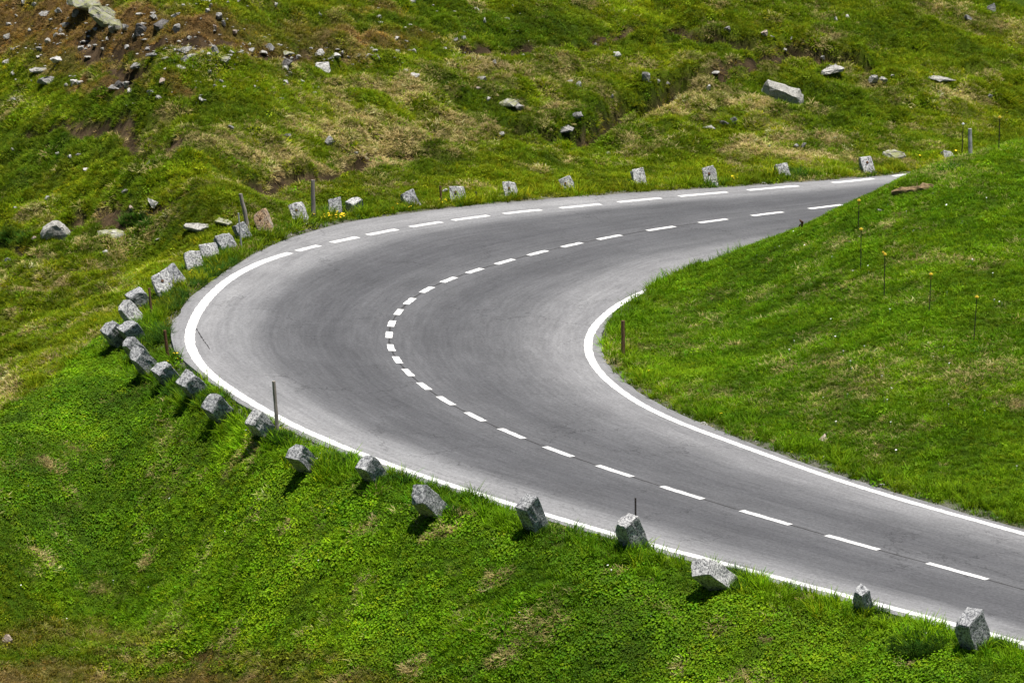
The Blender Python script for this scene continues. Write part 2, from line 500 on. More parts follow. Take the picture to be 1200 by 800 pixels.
for _ in range(260):                                       # straw clumps scattered over the bank
    tx_, ty_ = rng.uniform(-12, 12), rng.uniform(55, 79)
    rr_ = rng.uniform(0.06, 0.20)
    q_ = ((XX - tx_) / (rr_ * 1.5)) ** 2 + ((YY - ty_) / rr_) ** 2
    st_bank = np.where(q_ < 1, np.maximum(st_bank, rng.uniform(0.7, 1.0)), st_bank)
LOW = np.where(BANK, sstep(3.4, 6.0, DO + (dry2 - 0.5) * 3), 0.0)   # short olive turf low on the bank
st_mound = F_ST * 0.60 + (dry1 - 0.5) * 1.2 + (dry3 - 0.5) * 0.5 + (dry2 - 0.52) * 0.6 + 0.03
W_ST = np.clip(np.where(FARZ, st_far, np.where(BANK, st_bank, st_mound)), 0, 1)
W_BR = np.clip(np.where(F_BR > 0.02, F_BR * 1.15 + (dry1 - 0.5) * 1.2 * F_BR ** 0.5, 0) + 0.7 * SOIL, 0, 1)
edge = np.where(INS, 0, 1 - sstep(0.05, 0.42 , DE + (dry3 - 0.5) * 0.5))
greens = fbm(XX, YY, 2.2, 271, 3)

def lerp(a, b, t):
    return a + (b - a) * t[..., None]
def colour_at(zone_far, zone_bank, st, br, dk, g, gnoise):
    far_g = lerp(np.array([0.072, 0.128, 0.004]), np.array([0.125, 0.182, 0.006]), g)
    bank_g = lerp(np.array([0.066, 0.150, 0.003]), np.array([0.110, 0.215, 0.005]), g)
    mnd_g = lerp(np.array([0.066, 0.145, 0.003]), np.array([0.100, 0.190, 0.005]), g)
    c = np.where(zone_far[..., None], far_g, np.where(zone_bank[..., None], bank_g, mnd_g))
    c = lerp(c, np.array([0.030, 0.075, 0.010]) * np.ones_like(c), dk * 0.6)
    c = lerp(c, np.array([0.28, 0.215, 0.075]) * np.ones_like(c), st * 0.75)
    c = lerp(c, np.array([0.155, 0.086, 0.033]) * np.ones_like(c), br * 0.9)
    return c
gcol = colour_at(FARZ, BANK, W_ST, W_BR, F_DK, np.clip((greens - 0.3) * 2.2, 0, 1), None) * 0.62
soil_c = np.array([0.050, 0.034, 0.020])
soil_n = np.exp((fbm(XX, YY, 0.5, 147, 3) - 0.5) * 3.2 + rng.normal(0, 0.35, XX.shape))[..., None]
gcol = lerp(gcol, soil_c * soil_n * np.ones_like(gcol), np.clip(SOIL * 1.2, 0, 1) * 0.9)
grit = np.array([0.20, 0.185, 0.165])
gcol = lerp(gcol, grit * np.ones_like(gcol), edge * 0.8)

# ------------------------------------------------------------------ material helpers
def new_mat(name):
    m = bpy.data.materials.new(name)
    m.use_nodes = True
    nt = m.node_tree
    nt.nodes.clear()
    out = nt.nodes.new('ShaderNodeOutputMaterial')
    b = nt.nodes.new('ShaderNodeBsdfPrincipled')
    nt.links.new(b.outputs[0], out.inputs[0])
    return m, nt, b, out
def N(nt, t, **kw):
    n = nt.nodes.new(t)
    for k, v in kw.items():
        setattr(n, k, v)
    return n
def noise(nt, scale, detail=4, rough=0.6, vec=None):
    n = N(nt, 'ShaderNodeTexNoise')
    n.inputs['Scale'].default_value = scale
    n.inputs['Detail'].default_value = detail
    n.inputs['Roughness'].default_value = rough
    if vec is not None:
        nt.links.new(vec, n.inputs['Vector'])
    return n
def ramp(nt, fac, stops):
    r = N(nt, 'ShaderNodeValToRGB')
    e = r.color_ramp.elements
    while len(e) < len(stops):
        e.new(0.5)
    for el, (p, c) in zip(e, stops):
        el.position = p
        el.color = (*c, 1) if len(c) == 3 else c
    nt.links.new(fac, r.inputs[0])
    return r
def mix(nt, fac, a, b, mode='MIX'):
    m = N(nt, 'ShaderNodeMix', data_type='RGBA', blend_type=mode)
    for s, v in ((m.inputs[0], fac), (m.inputs[6], a), (m.inputs[7], b)):
        if hasattr(v, 'is_linked') or hasattr(v, 'links'):
            nt.links.new(v, s)
        else:
            s.default_value = v if not isinstance(v, tuple) else (*v, 1)
    return m.outputs[2]
def bump(nt, b, height, strength, dist):
    n = N(nt, 'ShaderNodeBump')
    n.inputs['Strength'].default_value = strength
    n.inputs['Distance'].default_value = dist
    nt.links.new(height, n.inputs['Height'])
    nt.links.new(n.outputs[0], b.inputs['Normal'])
def objcoord(nt):
    return N(nt, 'ShaderNodeTexCoord').outputs['Object']

# ground
m_ground, nt, b, _ = new_mat('meadow_ground')
at = N(nt, 'ShaderNodeAttribute', attribute_name='cover')
oc = objcoord(nt)
n1 = noise(nt, 12, 6, 0.8, oc)
n2 = noise(nt, 38, 5, 0.8, oc)
r1 = ramp(nt, n1.outputs[0], [(0.28, (0.45, 0.45, 0.45)), (0.72, (1.45, 1.45, 1.45))])
r2 = ramp(nt, n2.outputs[0], [(0.3, (0.6, 0.6, 0.6)), (0.7, (1.4, 1.4, 1.4))])
c = mix(nt, 1.0, at.outputs['Color'], r1.outputs[0], 'MULTIPLY')
c = mix(nt, 1.0, c, r2.outputs[0], 'MULTIPLY')
nt.links.new(c, b.inputs['Base Color'])
b.inputs['Roughness'].default_value = 0.95
b.inputs['Specular IOR Level'].default_value = 0.1
bump(nt, b, n2.outputs[0], 1.0, 0.06)

# asphalt, UV.x across (0 outer .. 1 inner), UV.y along in metres
m_road, nt, b, _ = new_mat('worn_asphalt')
uv = N(nt, 'ShaderNodeUVMap', uv_map='road')
sep = N(nt, 'ShaderNodeSeparateXYZ')
nt.links.new(uv.outputs[0], sep.inputs[0])
oc = objcoord(nt)
def uvscaled(sx, sy):
    mp = N(nt, 'ShaderNodeMapping')
    mp.inputs['Scale'].default_value = (sx, sy, 1)
    nt.links.new(uv.outputs[0], mp.inputs[0])
    return mp.outputs[0]
wob = noise(nt, 1.0, 3, 0.6, uvscaled(3.0, 0.10))
addw = N(nt, 'ShaderNodeMath', operation='MULTIPLY_ADD')
nt.links.new(wob.outputs[0], addw.inputs[0])
addw.inputs[1].default_value = 0.10
nt.links.new(sep.outputs[0], addw.inputs[2])
band = ramp(nt, addw.outputs[0], [(0.03, (0.165, 0.165, 0.170)), (0.13, (0.200, 0.200, 0.204)), (0.20, (0.170, 0.171, 0.176)), (0.27, (0.084, 0.085, 0.090)), (0.42, (0.066, 0.067, 0.072)), (0.54, (0.091, 0.092, 0.097)), (0.70, (0.072, 0.073, 0.078)), (0.84, (0.100, 0.101, 0.106)), (0.95, (0.175, 0.175, 0.180))])
streak = noise(nt, 1.0, 5, 0.7, uvscaled(90.0, 0.8))
st_r = ramp(nt, streak.outputs[0], [(0.3, (0.84, 0.84, 0.84)), (0.7, (1.17, 1.17, 1.17))])
streak2 = noise(nt, 1.0, 3, 0.6, uvscaled(14.0, 0.12))
st_r2 = ramp(nt, streak2.outputs[0], [(0.3, (0.86, 0.86, 0.865)), (0.7, (1.14, 1.14, 1.135))])
patch = noise(nt, 0.45, 4, 0.65, oc)
pa_r = ramp(nt, patch.outputs[0], [(0.3, (0.88, 0.88, 0.88)), (0.7, (1.12, 1.12, 1.12))])
gr = noise(nt, 19, 4, 0.85, oc)
gr_r = ramp(nt, gr.outputs[0], [(0.28, (0.66, 0.66, 0.66)), (0.72, (1.36, 1.36, 1.36))])
c = mix(nt, 1.0, band.outputs[0], st_r.outputs[0], 'MULTIPLY')
c = mix(nt, 1.0, c, st_r2.outputs[0], 'MULTIPLY')
c = mix(nt, 1.0, c, pa_r.outputs[0], 'MULTIPLY')
c = mix(nt, 1.0, c, gr_r.outputs[0], 'MULTIPLY')
nt.links.new(c, b.inputs['Base Color'])
# fine cracks
vo = N(nt, 'ShaderNodeTexVoronoi', feature='DISTANCE_TO_EDGE')
vo.inputs['Scale'].default_value = 0.55
vw = noise(nt, 2.2, 4, 0.7, oc)
va = N(nt, 'ShaderNodeVectorMath', operation='MULTIPLY_ADD')
nt.links.new(vw.outputs[1], va.inputs[0]); va.inputs[1].default_value = (0.9, 0.9, 0.9); nt.links.new(oc, va.inputs[2])
nt.links.new(va.outputs[0], vo.inputs['Vector'])
cr = ramp(nt, vo.outputs['Distance'], [(0.0, (0.55, 0.55, 0.55)), (0.012, (1, 1, 1))])
cm = noise(nt, 0.30, 2, 0.5, oc)
cmr = ramp(nt, cm.outputs[0], [(0.50, (0, 0, 0)), (0.60, (1, 1, 1))])
ck_ = mix(nt, cmr.outputs[0], (1.0, 1.0, 1.0), cr.outputs[0])
c = mix(nt, 1.0, c, ck_, 'MULTIPLY')
nt.links.new(c, b.inputs['Base Color'])
b.inputs['Roughness'].default_value = 0.88
b.inputs['Specular IOR Level'].default_value = 0.25
bump(nt, b, gr.outputs[0], 0.35, 0.01)

# road paint
m_paint, nt, b, _ = new_mat('white_road_paint')
oc = objcoord(nt)
n1 = noise(nt, 7, 8, 0.8, oc)
r1 = ramp(nt, n1.outputs[0], [(0.33, (0.26, 0.26, 0.26)), (0.42, (0.58, 0.58, 0.57)), (0.56, (0.70, 0.70, 0.69))])
nt.links.new(r1.outputs[0], b.inputs['Base Color'])
b.inputs['Roughness'].default_value = 0.7
# tar joint
m_tar, nt, b, _ = new_mat('black_tar_joint')
b.inputs['Base Color'].default_value = (0.028, 0.027, 0.027, 1)
b.inputs['Roughness'].default_value = 0.8

# granite of the guard stones
def granite(name, dark, mid, light, scale=34, rust=0.0):
    m, nt, b, _ = new_mat(name)
    oc = objcoord(nt)
    oi = N(nt, 'ShaderNodeObjectInfo')
    vadd = N(nt, 'ShaderNodeVectorMath', operation='MULTIPLY_ADD')
    nt.links.new(oi.outputs['Random'], vadd.inputs[0])
    vadd.inputs[1].default_value = (31, 17, 23)
    nt.links.new(oc, vadd.inputs[2])
    v = vadd.outputs[0]
    n1 = noise(nt, scale, 3, 0.75, v)
    n2 = noise(nt, 4, 5, 0.7, v)
    r1 = ramp(nt, n1.outputs[0], [(0.38, dark), (0.48, mid), (0.57, light)])
    r2 = ramp(nt, n2.outputs[0], [(0.30, (0.62, 0.62, 0.64)), (0.65, (1.1, 1.1, 1.08))])
    c = mix(nt, 1.0, r1.outputs[0], r2.outputs[0], 'MULTIPLY')
    if rust:
        n3 = noise(nt, 3.0, 3, 0.6, v)
        r3 = ramp(nt, n3.outputs[0], [(0.35, (0, 0, 0)), (0.6, (1, 1, 1))])
        c = mix(nt, r3.outputs[0], c, mix(nt, 1.0, c, (0.95, 0.72, 0.50), 'MULTIPLY'))
    nt.links.new(c, b.inputs['Base Color'])
    b.inputs['Roughness'].default_value = 0.9
    b.inputs['Specular IOR Level'].default_value = 0.2
    bump(nt, b, n1.outputs[0], 0.8, 0.02)
    return m
m_granite = granite('speckled_granite', (0.085, 0.088, 0.095), (0.23, 0.235, 0.245), (0.42, 0.425, 0.43), 24)
m_granite_pale = granite('pale_speckled_granite', (0.085, 0.085, 0.092), (0.32, 0.32, 0.325), (0.54, 0.54, 0.53), 27)
m_granite_brown = granite('brown_stained_granite', (0.055, 0.045, 0.038), (0.27, 0.23, 0.19), (0.48, 0.44, 0.38), rust=1.0)

def rockmat(name, a, b_, lichen=None):
    m, nt, b, _ = new_mat(name)
    oc = objcoord(nt)
    oi = N(nt, 'ShaderNodeObjectInfo')
    vadd = N(nt, 'ShaderNodeVectorMath', operation='MULTIPLY_ADD')
    nt.links.new(oi.outputs['Random'], vadd.inputs[0])
    vadd.inputs[1].default_value = (41, 27, 13)
    nt.links.new(oc, vadd.inputs[2])
    v = vadd.outputs[0]
    n1 = noise(nt, 5, 6, 0.7, v)
    n2 = noise(nt, 28, 3, 0.7, v)
    r1 = ramp(nt, n1.outputs[0], [(0.32, a), (0.62, b_)])
    r2 = ramp(nt, n2.outputs[0], [(0.36, (0.45, 0.45, 0.45)), (0.52, (1, 1, 1)), (0.7, (1.2, 1.2, 1.2))])
    c = mix(nt, 1.0, r1.outputs[0], r2.outputs[0], 'MULTIPLY')
    if lichen:
        n3 = noise(nt, 6.5, 6, 0.75, v)
        r3 = ramp(nt, n3.outputs[0], [(0.44, (0, 0, 0)), (0.54, (1, 1, 1))])
        c = mix(nt, r3.outputs[0], c, lichen)
    nt.links.new(c, b.inputs['Base Color'])
    b.inputs['Roughness'].default_value = 0.92
    b.inputs['Specular IOR Level'].default_value = 0.15
    bump(nt, b, n2.outputs[0], 0.7, 0.03)
    return m
m_rock = {'pale': rockmat('pale_rock', (0.24, 0.235, 0.21), (0.44, 0.43, 0.40)),
          'white': rockmat('whitish_rock', (0.34, 0.33, 0.31), (0.54, 0.53, 0.51)),
          'grey': rockmat('grey_rock', (0.15, 0.148, 0.143), (0.32, 0.315, 0.30)),
          'dark': rockmat('dark_rock', (0.06, 0.057, 0.055), (0.17, 0.162, 0.155)),
          'pink': rockmat('pinkish_rock', (0.30, 0.23, 0.18), (0.50, 0.42, 0.36)),
          'lichen': rockmat('lichen_rock', (0.11, 0.105, 0.095), (0.30, 0.29, 0.26), (0.24, 0.25, 0.13)),
          'mossy': rockmat('mossy_rock', (0.24, 0.24, 0.20), (0.42, 0.41, 0.36), (0.22, 0.23, 0.11))}

def plainmat(name, a, b_, scale=20, stretch=None, rough=0.85):
    m, nt, b, _ = new_mat(name)
    oc = objcoord(nt)
    if stretch:
        mp = N(nt, 'ShaderNodeMapping')
        mp.inputs['Scale'].default_value = stretch
        nt.links.new(oc, mp.inputs[0])
        oc = mp.outputs[0]
    n1 = noise(nt, scale, 5, 0.7, oc)
    r1 = ramp(nt, n1.outputs[0], [(0.3, a), (0.7, b_)])
    nt.links.new(r1.outputs[0], b.inputs['Base Color'])
    b.inputs['Roughness'].default_value = rough
    b.inputs['Specular IOR Level'].default_value = 0.2
    bump(nt, b, n1.outputs[0], 0.5, 0.01)
    return m
m_wood = plainmat('weathered_wood', (0.15, 0.130, 0.110), (0.36, 0.32, 0.28), 30, (1, 1, 0.08))
m_wood_brown = plainmat('brown_rotten_wood', (0.060, 0.034, 0.018), (0.24, 0.145, 0.075), 26, (1, 1, 0.15))
m_bark = plainmat('dead_bark', (0.055, 0.034, 0.018), (0.30, 0.215, 0.11), 14)
m_concrete = plainmat('grey_concrete', (0.26, 0.26, 0.26), (0.46, 0.46, 0.46), 24)
m_rust = plainmat('rusty_iron', (0.030, 0.018, 0.012), (0.16, 0.075, 0.035), 60)
m_steel = plainmat('dark_steel', (0.020, 0.017, 0.015), (0.060, 0.050, 0.042), 50)
m_yellow = plainmat('yellow_plastic', (0.60, 0.42, 0.03), (0.75, 0.56, 0.06), 40, None, 0.5)
m_whitepl = plainmat('white_plastic', (0.62, 0.62, 0.58), (0.78, 0.78, 0.74), 40, None, 0.5)

# foliage: per-tuft colour comes with the instance
def foliage(name, trans=0.35, rough=0.55, spec=0.25):
    m, nt, b, out = new_mat(name)
    at = N(nt, 'ShaderNodeAttribute', attribute_name='tint', attribute_type='INSTANCER')
    nt.links.new(at.outputs['Color'], b.inputs['Base Color'])
    b.inputs['Roughness'].default_value = rough
    b.inputs['Specular IOR Level'].default_value = spec
    tr = N(nt, 'ShaderNodeBsdfTranslucent')
    nt.links.new(at.outputs['Color'], tr.inputs[0])
    mx = N(nt, 'ShaderNodeMixShader')
    mx.inputs[0].default_value = trans
    nt.links.new(b.outputs[0], mx.inputs[1]); nt.links.new(tr.outputs[0], mx.inputs[2])
    nt.links.new(mx.outputs[0], out.inputs[0])
    return m
m_leaf = foliage('green_leaves', 0.35, 0.60, 0.12)
m_blade = foliage('grass_blades', 0.35, 0.70, 0.08)
m_petal_y = plainmat('yellow_petals', (0.70, 0.48, 0.01), (0.85, 0.62, 0.03), 60)
m_petal_w = plainmat('white_petals', (0.75, 0.75, 0.70), (0.85, 0.85, 0.82), 60)

# ------------------------------------------------------------------ object helpers
def mesh_obj(name, verts, faces, mat, parent=None, smooth_=False):
    me = bpy.data.meshes.new(name)
    me.from_pydata([tuple(map(float, v)) for v in verts], [], faces)
    me.update()
    if mat is not None:
        me.materials.append(mat)
    if smooth_:
        me.polygons.foreach_set('use_smooth', [True] * len(me.polygons))
    o = bpy.data.objects.new(name, me)
    col.objects.link(o)
    if parent is not None:
        o.parent = parent
    return o
def bm_obj(name, bm, mat, parent=None, smooth_=False):
    me = bpy.data.meshes.new(name)
    bm.to_mesh(me); bm.free()
    me.materials.append(mat)
    if smooth_:
        me.polygons.foreach_set('use_smooth', [True] * len(me.polygons))
    o = bpy.data.objects.new(name, me)
    col.objects.link(o)
    if parent is not None:
        o.parent = parent
    return o
def tag(o, label=None, cat=None, group=None, kind=None):
    if label: o['label'] = label
    if cat: o['category'] = cat
    if group: o['group'] = group
    if kind: o['kind'] = kind
    return o

def thing(name):
    o = bpy.data.objects.new(name, None)
    o.empty_display_size = 0.1
    col.objects.link(o)
    return o

# ------------------------------------------------------------------ ground mesh
ny, nx = XX.shape
idx = np.arange(ny * nx).reshape(ny, nx)
quads = np.stack([idx[:-1, :-1], idx[:-1, 1:], idx[1:, 1:], idx[1:, :-1]], -1).reshape(-1, 4)
me = bpy.data.meshes.new('ground')
co = np.stack([XX, YY, ZZ], -1).reshape(-1, 3)
me.vertices.add(len(co)); me.vertices.foreach_set('co', co.ravel().astype(np.float32))
me.loops.add(len(quads) * 4); me.loops.foreach_set('vertex_index', quads.ravel().astype(np.int32))
me.polygons.add(len(quads))
me.polygons.foreach_set('loop_start', np.arange(0, len(quads) * 4, 4, dtype=np.int32))
me.polygons.foreach_set('loop_total', np.full(len(quads), 4, np.int32))
me.update(calc_edges=True)
me.polygons.foreach_set('use_smooth', np.ones(len(quads), bool))
ca = me.color_attributes.new('cover', 'FLOAT_COLOR', 'POINT')
ca.data.foreach_set('color', np.concatenate([gcol.reshape(-1, 3), np.ones((len(co), 1))], 1).ravel().astype(np.float32))
me.materials.append(m_ground)
ground_o = bpy.data.objects.new('ground', me)
col.objects.link(ground_o)
tag(ground_o, 'alpine meadow ground with green bank, grassy mound and stony hillside', None, None, 'structure')

# ------------------------------------------------------------------ road
def nearest_on(P, L):
    a, b = L[:-1], L[1:]
    ab = b - a
    l2 = (ab[:, :2] ** 2).sum(1) + 1e-12
    out = []
    for p in P:
        t = np.clip(((p[:2] - a[:, :2]) * ab[:, :2]).sum(1) / l2, 0, 1)
        q = a + ab * t[:, None]
        k = ((q[:, :2] - p[:2]) ** 2).sum(1).argmin()
        out.append(q[k])
    return np.array(out)
CL = resample(Cx, 0.3)
OL = nearest_on(CL, OUTER)
IL = nearest_on(CL, INNER)
for arr in (OL, IL):
    for _ in range(6):
        arr[1:-1] = 0.25 * arr[:-2] + 0.5 * arr[1:-1] + 0.25 * arr[2:]
n = len(CL)
sarc = np.r_[0, np.cumsum(np.linalg.norm(np.diff(CL, axis=0), axis=1))]
jo = (fbm(sarc, sarc * 0, 0.7, 61, 3) - 0.5) * 0.18
ji = (fbm(sarc, sarc * 0, 0.7, 67, 3) - 0.5) * 0.14
na = 18
ts = np.r_[np.linspace(0, 0.5, na // 2 + 1), np.linspace(0.5, 1, na // 2 + 1)[1:]]
verts, uvs = [], []
for i in range(n):
    do = OL[i] - CL[i]; do /= np.linalg.norm(do) + 1e-9
    di = IL[i] - CL[i]; di /= np.linalg.norm(di) + 1e-9
    o_ = OL[i] + do * jo[i]; i_ = IL[i] + di * ji[i]
    verts.append([o_[0], o_[1], TX * o_[0] - 0.14]); uvs.append((0, sarc[i]))
    for t in ts:
        p = o_ * (1 - t / 0.5) + CL[i] * (t / 0.5) if t <= 0.5 else CL[i] * (1 - (t - 0.5) / 0.5) + i_ * ((t - 0.5) / 0.5)
        verts.append([p[0], p[1], TX * p[0]]); uvs.append((t, sarc[i]))
    verts.append([i_[0], i_[1], TX * i_[0] - 0.14]); uvs.append((1, sarc[i]))
w = len(ts) + 2
faces = [(i * w + j, (i + 1) * w + j, (i + 1) * w + j + 1, i * w + j + 1) for i in range(n - 1) for j in range(w - 1)]
road = mesh_obj('road', verts, faces, m_road)
uvl = road.data.uv_layers.new(name='road')
vi = np.empty(len(road.data.loops), np.int32)
road.data.loops.foreach_get('vertex_index', vi)
uvl.data.foreach_set('uv', np.array(uvs, np.float32)[vi].ravel())
if road.data.polygons[5].normal.z < 0:
    road.data.flip_normals()
tag(road, 'grey worn asphalt road bending in a hairpin', None, None, 'structure')

def ribbon(name, P, width, mat, dz, parent, label=None, taper=None):
    P = np.asarray(P)
    t = np.gradient(P[:, :2], axis=0)
    t /= np.linalg.norm(t, axis=1)[:, None] + 1e-9
    nrm = np.stack([-t[:, 1], t[:, 0]], 1)
    wv = np.full(len(P), width) if taper is None else taper
    jl = (rng.random(len(P)) - 0.5) * 0.018
    jr = (rng.random(len(P)) - 0.5) * 0.018
    a = P[:, :2] + nrm * (wv / 2 + jl)[:, None]
    b_ = P[:, :2] - nrm * (wv / 2 + jr)[:, None]
    v = [(x, y, TX * x + dz) for x, y in a] + [(x, y, TX * x + dz) for x, y in b_]
    m_ = len(P)
    f = [(i, m_ + i, m_ + i + 1, i + 1) for i in range(m_ - 1)]
    o = mesh_obj(name, v, f, mat, parent)
    if o.data.polygons[0].normal.z < 0:
        o.data.flip_normals()
    if label:
        o['label'] = label
    return o
def cut(L, a, b):
    """part of a polyline between the points nearest to a and b"""
    i = np.linalg.norm(L[:, :2] - a[:2], axis=1).argmin()
    j = np.linalg.norm(L[:, :2] - b[:2], axis=1).argmin()
    i, j = min(i, j), max(i, j)
    return L[i:j + 1]
Ofine = resample(smooth(ext2(O3), 0.15, 30), 0.1)
Ifine = resample(smooth(I_full, 0.15, 30), 0.1)
Cfine = resample(Cx, 0.05)
# outer solid line, from the bend down the lower arm
A = on_plane([(341, 297)])[0]
solid = cut(Ofine, A, Ofine[-1])
ss = np.r_[0, np.cumsum(np.linalg.norm(np.diff(solid, axis=0), axis=1))]
ribbon('edge_line', solid, 0.26, m_paint, 0.004, road, 'solid white line along the outer edge of the bend',
       np.interp(ss, [0, 2, 10, 22, 60], [0.18, 0.19, 0.195, 0.19, 0.18]))
ribbon('edge_line', cut(Ifine, I3[0], Ifine[-1]), 0.165, m_paint, 0.004, road, 'solid white line along the inner edge of the bend')
def px_len(a, b):
    return on_plane([a])[0], on_plane([b])[0]
def dash(L, a, b, wid, label=None):
    p, q = px_len(a, b)
    seg = cut(L, p, q)
    return ribbon('lane_dash', resample(seg, 0.12), wid, m_paint, 0.004, road)
# dashes of the outer line on the upper arm, traced end to end
for a, b in (((344,293),(378,288.5)),((386.5,284.5),(421,278)),((431,275),(465.5,269)),((479,266),(516,260.5)),((529,257.5),(570.5,252.7)),((588,250.3),(633,245.5)),((654,243),(702,238.7)),((723,236.5),(775,232)),((796,230),(852,225)),((876,223),(934,218)),((976,214),(1024,209.5)),((1050,207),(1110,201))):
    dash(Ofine, a, b, 0.17)
# centre dashes with the tar joint between them
half = [17.5, 19, 19, 17, 16.5, 15, 13.5, 12.5, 11.5, 10.5, 9]
for k in range(len(C_PX)):
    P = np.array(C_PX[k])
    p3 = C3[k]
    nb = []
    if k > 0: nb.append(np.linalg.norm(C3[k] - C3[k - 1]))
    if k < len(C3) - 1: nb.append(np.linalg.norm(C3[k] - C3[k + 1]))
    ln = np.mean(nb) * 0.57
    i = np.linalg.norm(Cfine[:, :2] - p3[:2], axis=1).argmin()
    m_ = int(ln / 2 / 0.05)
    ribbon('lane_dash', Cfine[i - m_:i + m_ + 1:2], 0.14, m_paint, 0.004, road)
for k in range(1, 5):                                     # dashes past the frame
    for base, d in ((C3[0], dA), (C3[-1], dB)):
        p = base + d * 2.05 * k
        ribbon('lane_dash', np.stack([p - d * 0.55, p, p + d * 0.55]), 0.14, m_paint, 0.004, road)
ribbon('tar_joint', cut(Cfine, C3[2] , C3[-1] + dB * 8)[::3], 0.035, m_tar, 0.002, road, 'thin dark joint along the middle of the road')
ck = on_plane([(229, 383), (233, 390), (238, 398), (243, 405), (246, 409)])
ribbon('crack', resample(ck, 0.1), 0.02, m_tar, 0.002, road, 'curved dark crack inside the white line')

# ------------------------------------------------------------------ guard stones
CR = np.array([1.0, 0, 0]); CU = np.array([0, SP, CP]); CW = np.array([0, -CP, SP])
def px_scale(p):
    return F_PX / (p[1] * CP - (p[2] - CAM_H) * SP)
def stone_block(name, w_, d_, L, seed, mat, rough=0.0075, chip=0.04):
    r = np.random.default_rng(seed)
    bm = bmesh.new()
    bmesh.ops.create_cube(bm, size=1.0)
    bmesh.ops.bevel(bm, geom=list(bm.edges), offset=0.035, segments=1, affect='EDGES', profile=0.6)
    bmesh.ops.subdivide_edges(bm, edges=[e for e in bm.edges if e.calc_length() > 0.5], cuts=4, use_grid_fill=True)
    taper = r.uniform(0.90, 1.0); sl = r.uniform(-0.10, 0.10); sl2 = r.uniform(-0.10, 0.10)
    for v in bm.verts:
        x, y, z = v.co
        zt = z + 0.5
        k = 1 - (1 - taper) * zt
        X, Y, Z = x * w_ * k, y * d_ * k, zt * L
        if zt > 0.8:
            Z += (x * sl * w_ * 2 + y * sl2 * d_ * 2)
        X += (vnoise(np.array([Y * 7 + seed]), np.array([Z * 7.0]), seed)[0] - 0.5) * rough * 4
        Y += (vnoise(np.array([X * 7 - seed]), np.array([Z * 7.0]), seed + 3)[0] - 0.5) * rough * 4
        X += r.normal(0, rough * 0.45); Y += r.normal(0, rough * 0.45); Z += r.normal(0, rough * 0.45)
        v.co = (X, Y, Z)
    # knock off a corner
    cs = (0.5 * w_ * r.choice([-1, 1]), 0.5 * d_ * r.choice([-1, 1]), L)
    for v in bm.verts:
        dd = (Vector(cs) - v.co).length
        if dd < chip * 3:
            v.co += (Vector((0, 0, L * 0.6)) - v.co) * 0.22 * (1 - dd / (chip * 3))
    bmesh.ops.recalc_face_normals(bm, faces=bm.faces)
    return bm_obj(name, bm, mat)
G_NEAR = 'guard stones leaning over the green bank'
G_FAR = 'guard stones along the upper road'
G_BEND = 'guard stones crowded at the outside of the bend'
L_NEAR = 'grey granite guard stone leaning out over the leafy green bank'
L_FAR = 'speckled grey granite guard stone standing in grass along the upper road'
L_BEND = 'dark granite guard stone leaning steeply outward among the crowded stones at the bend'
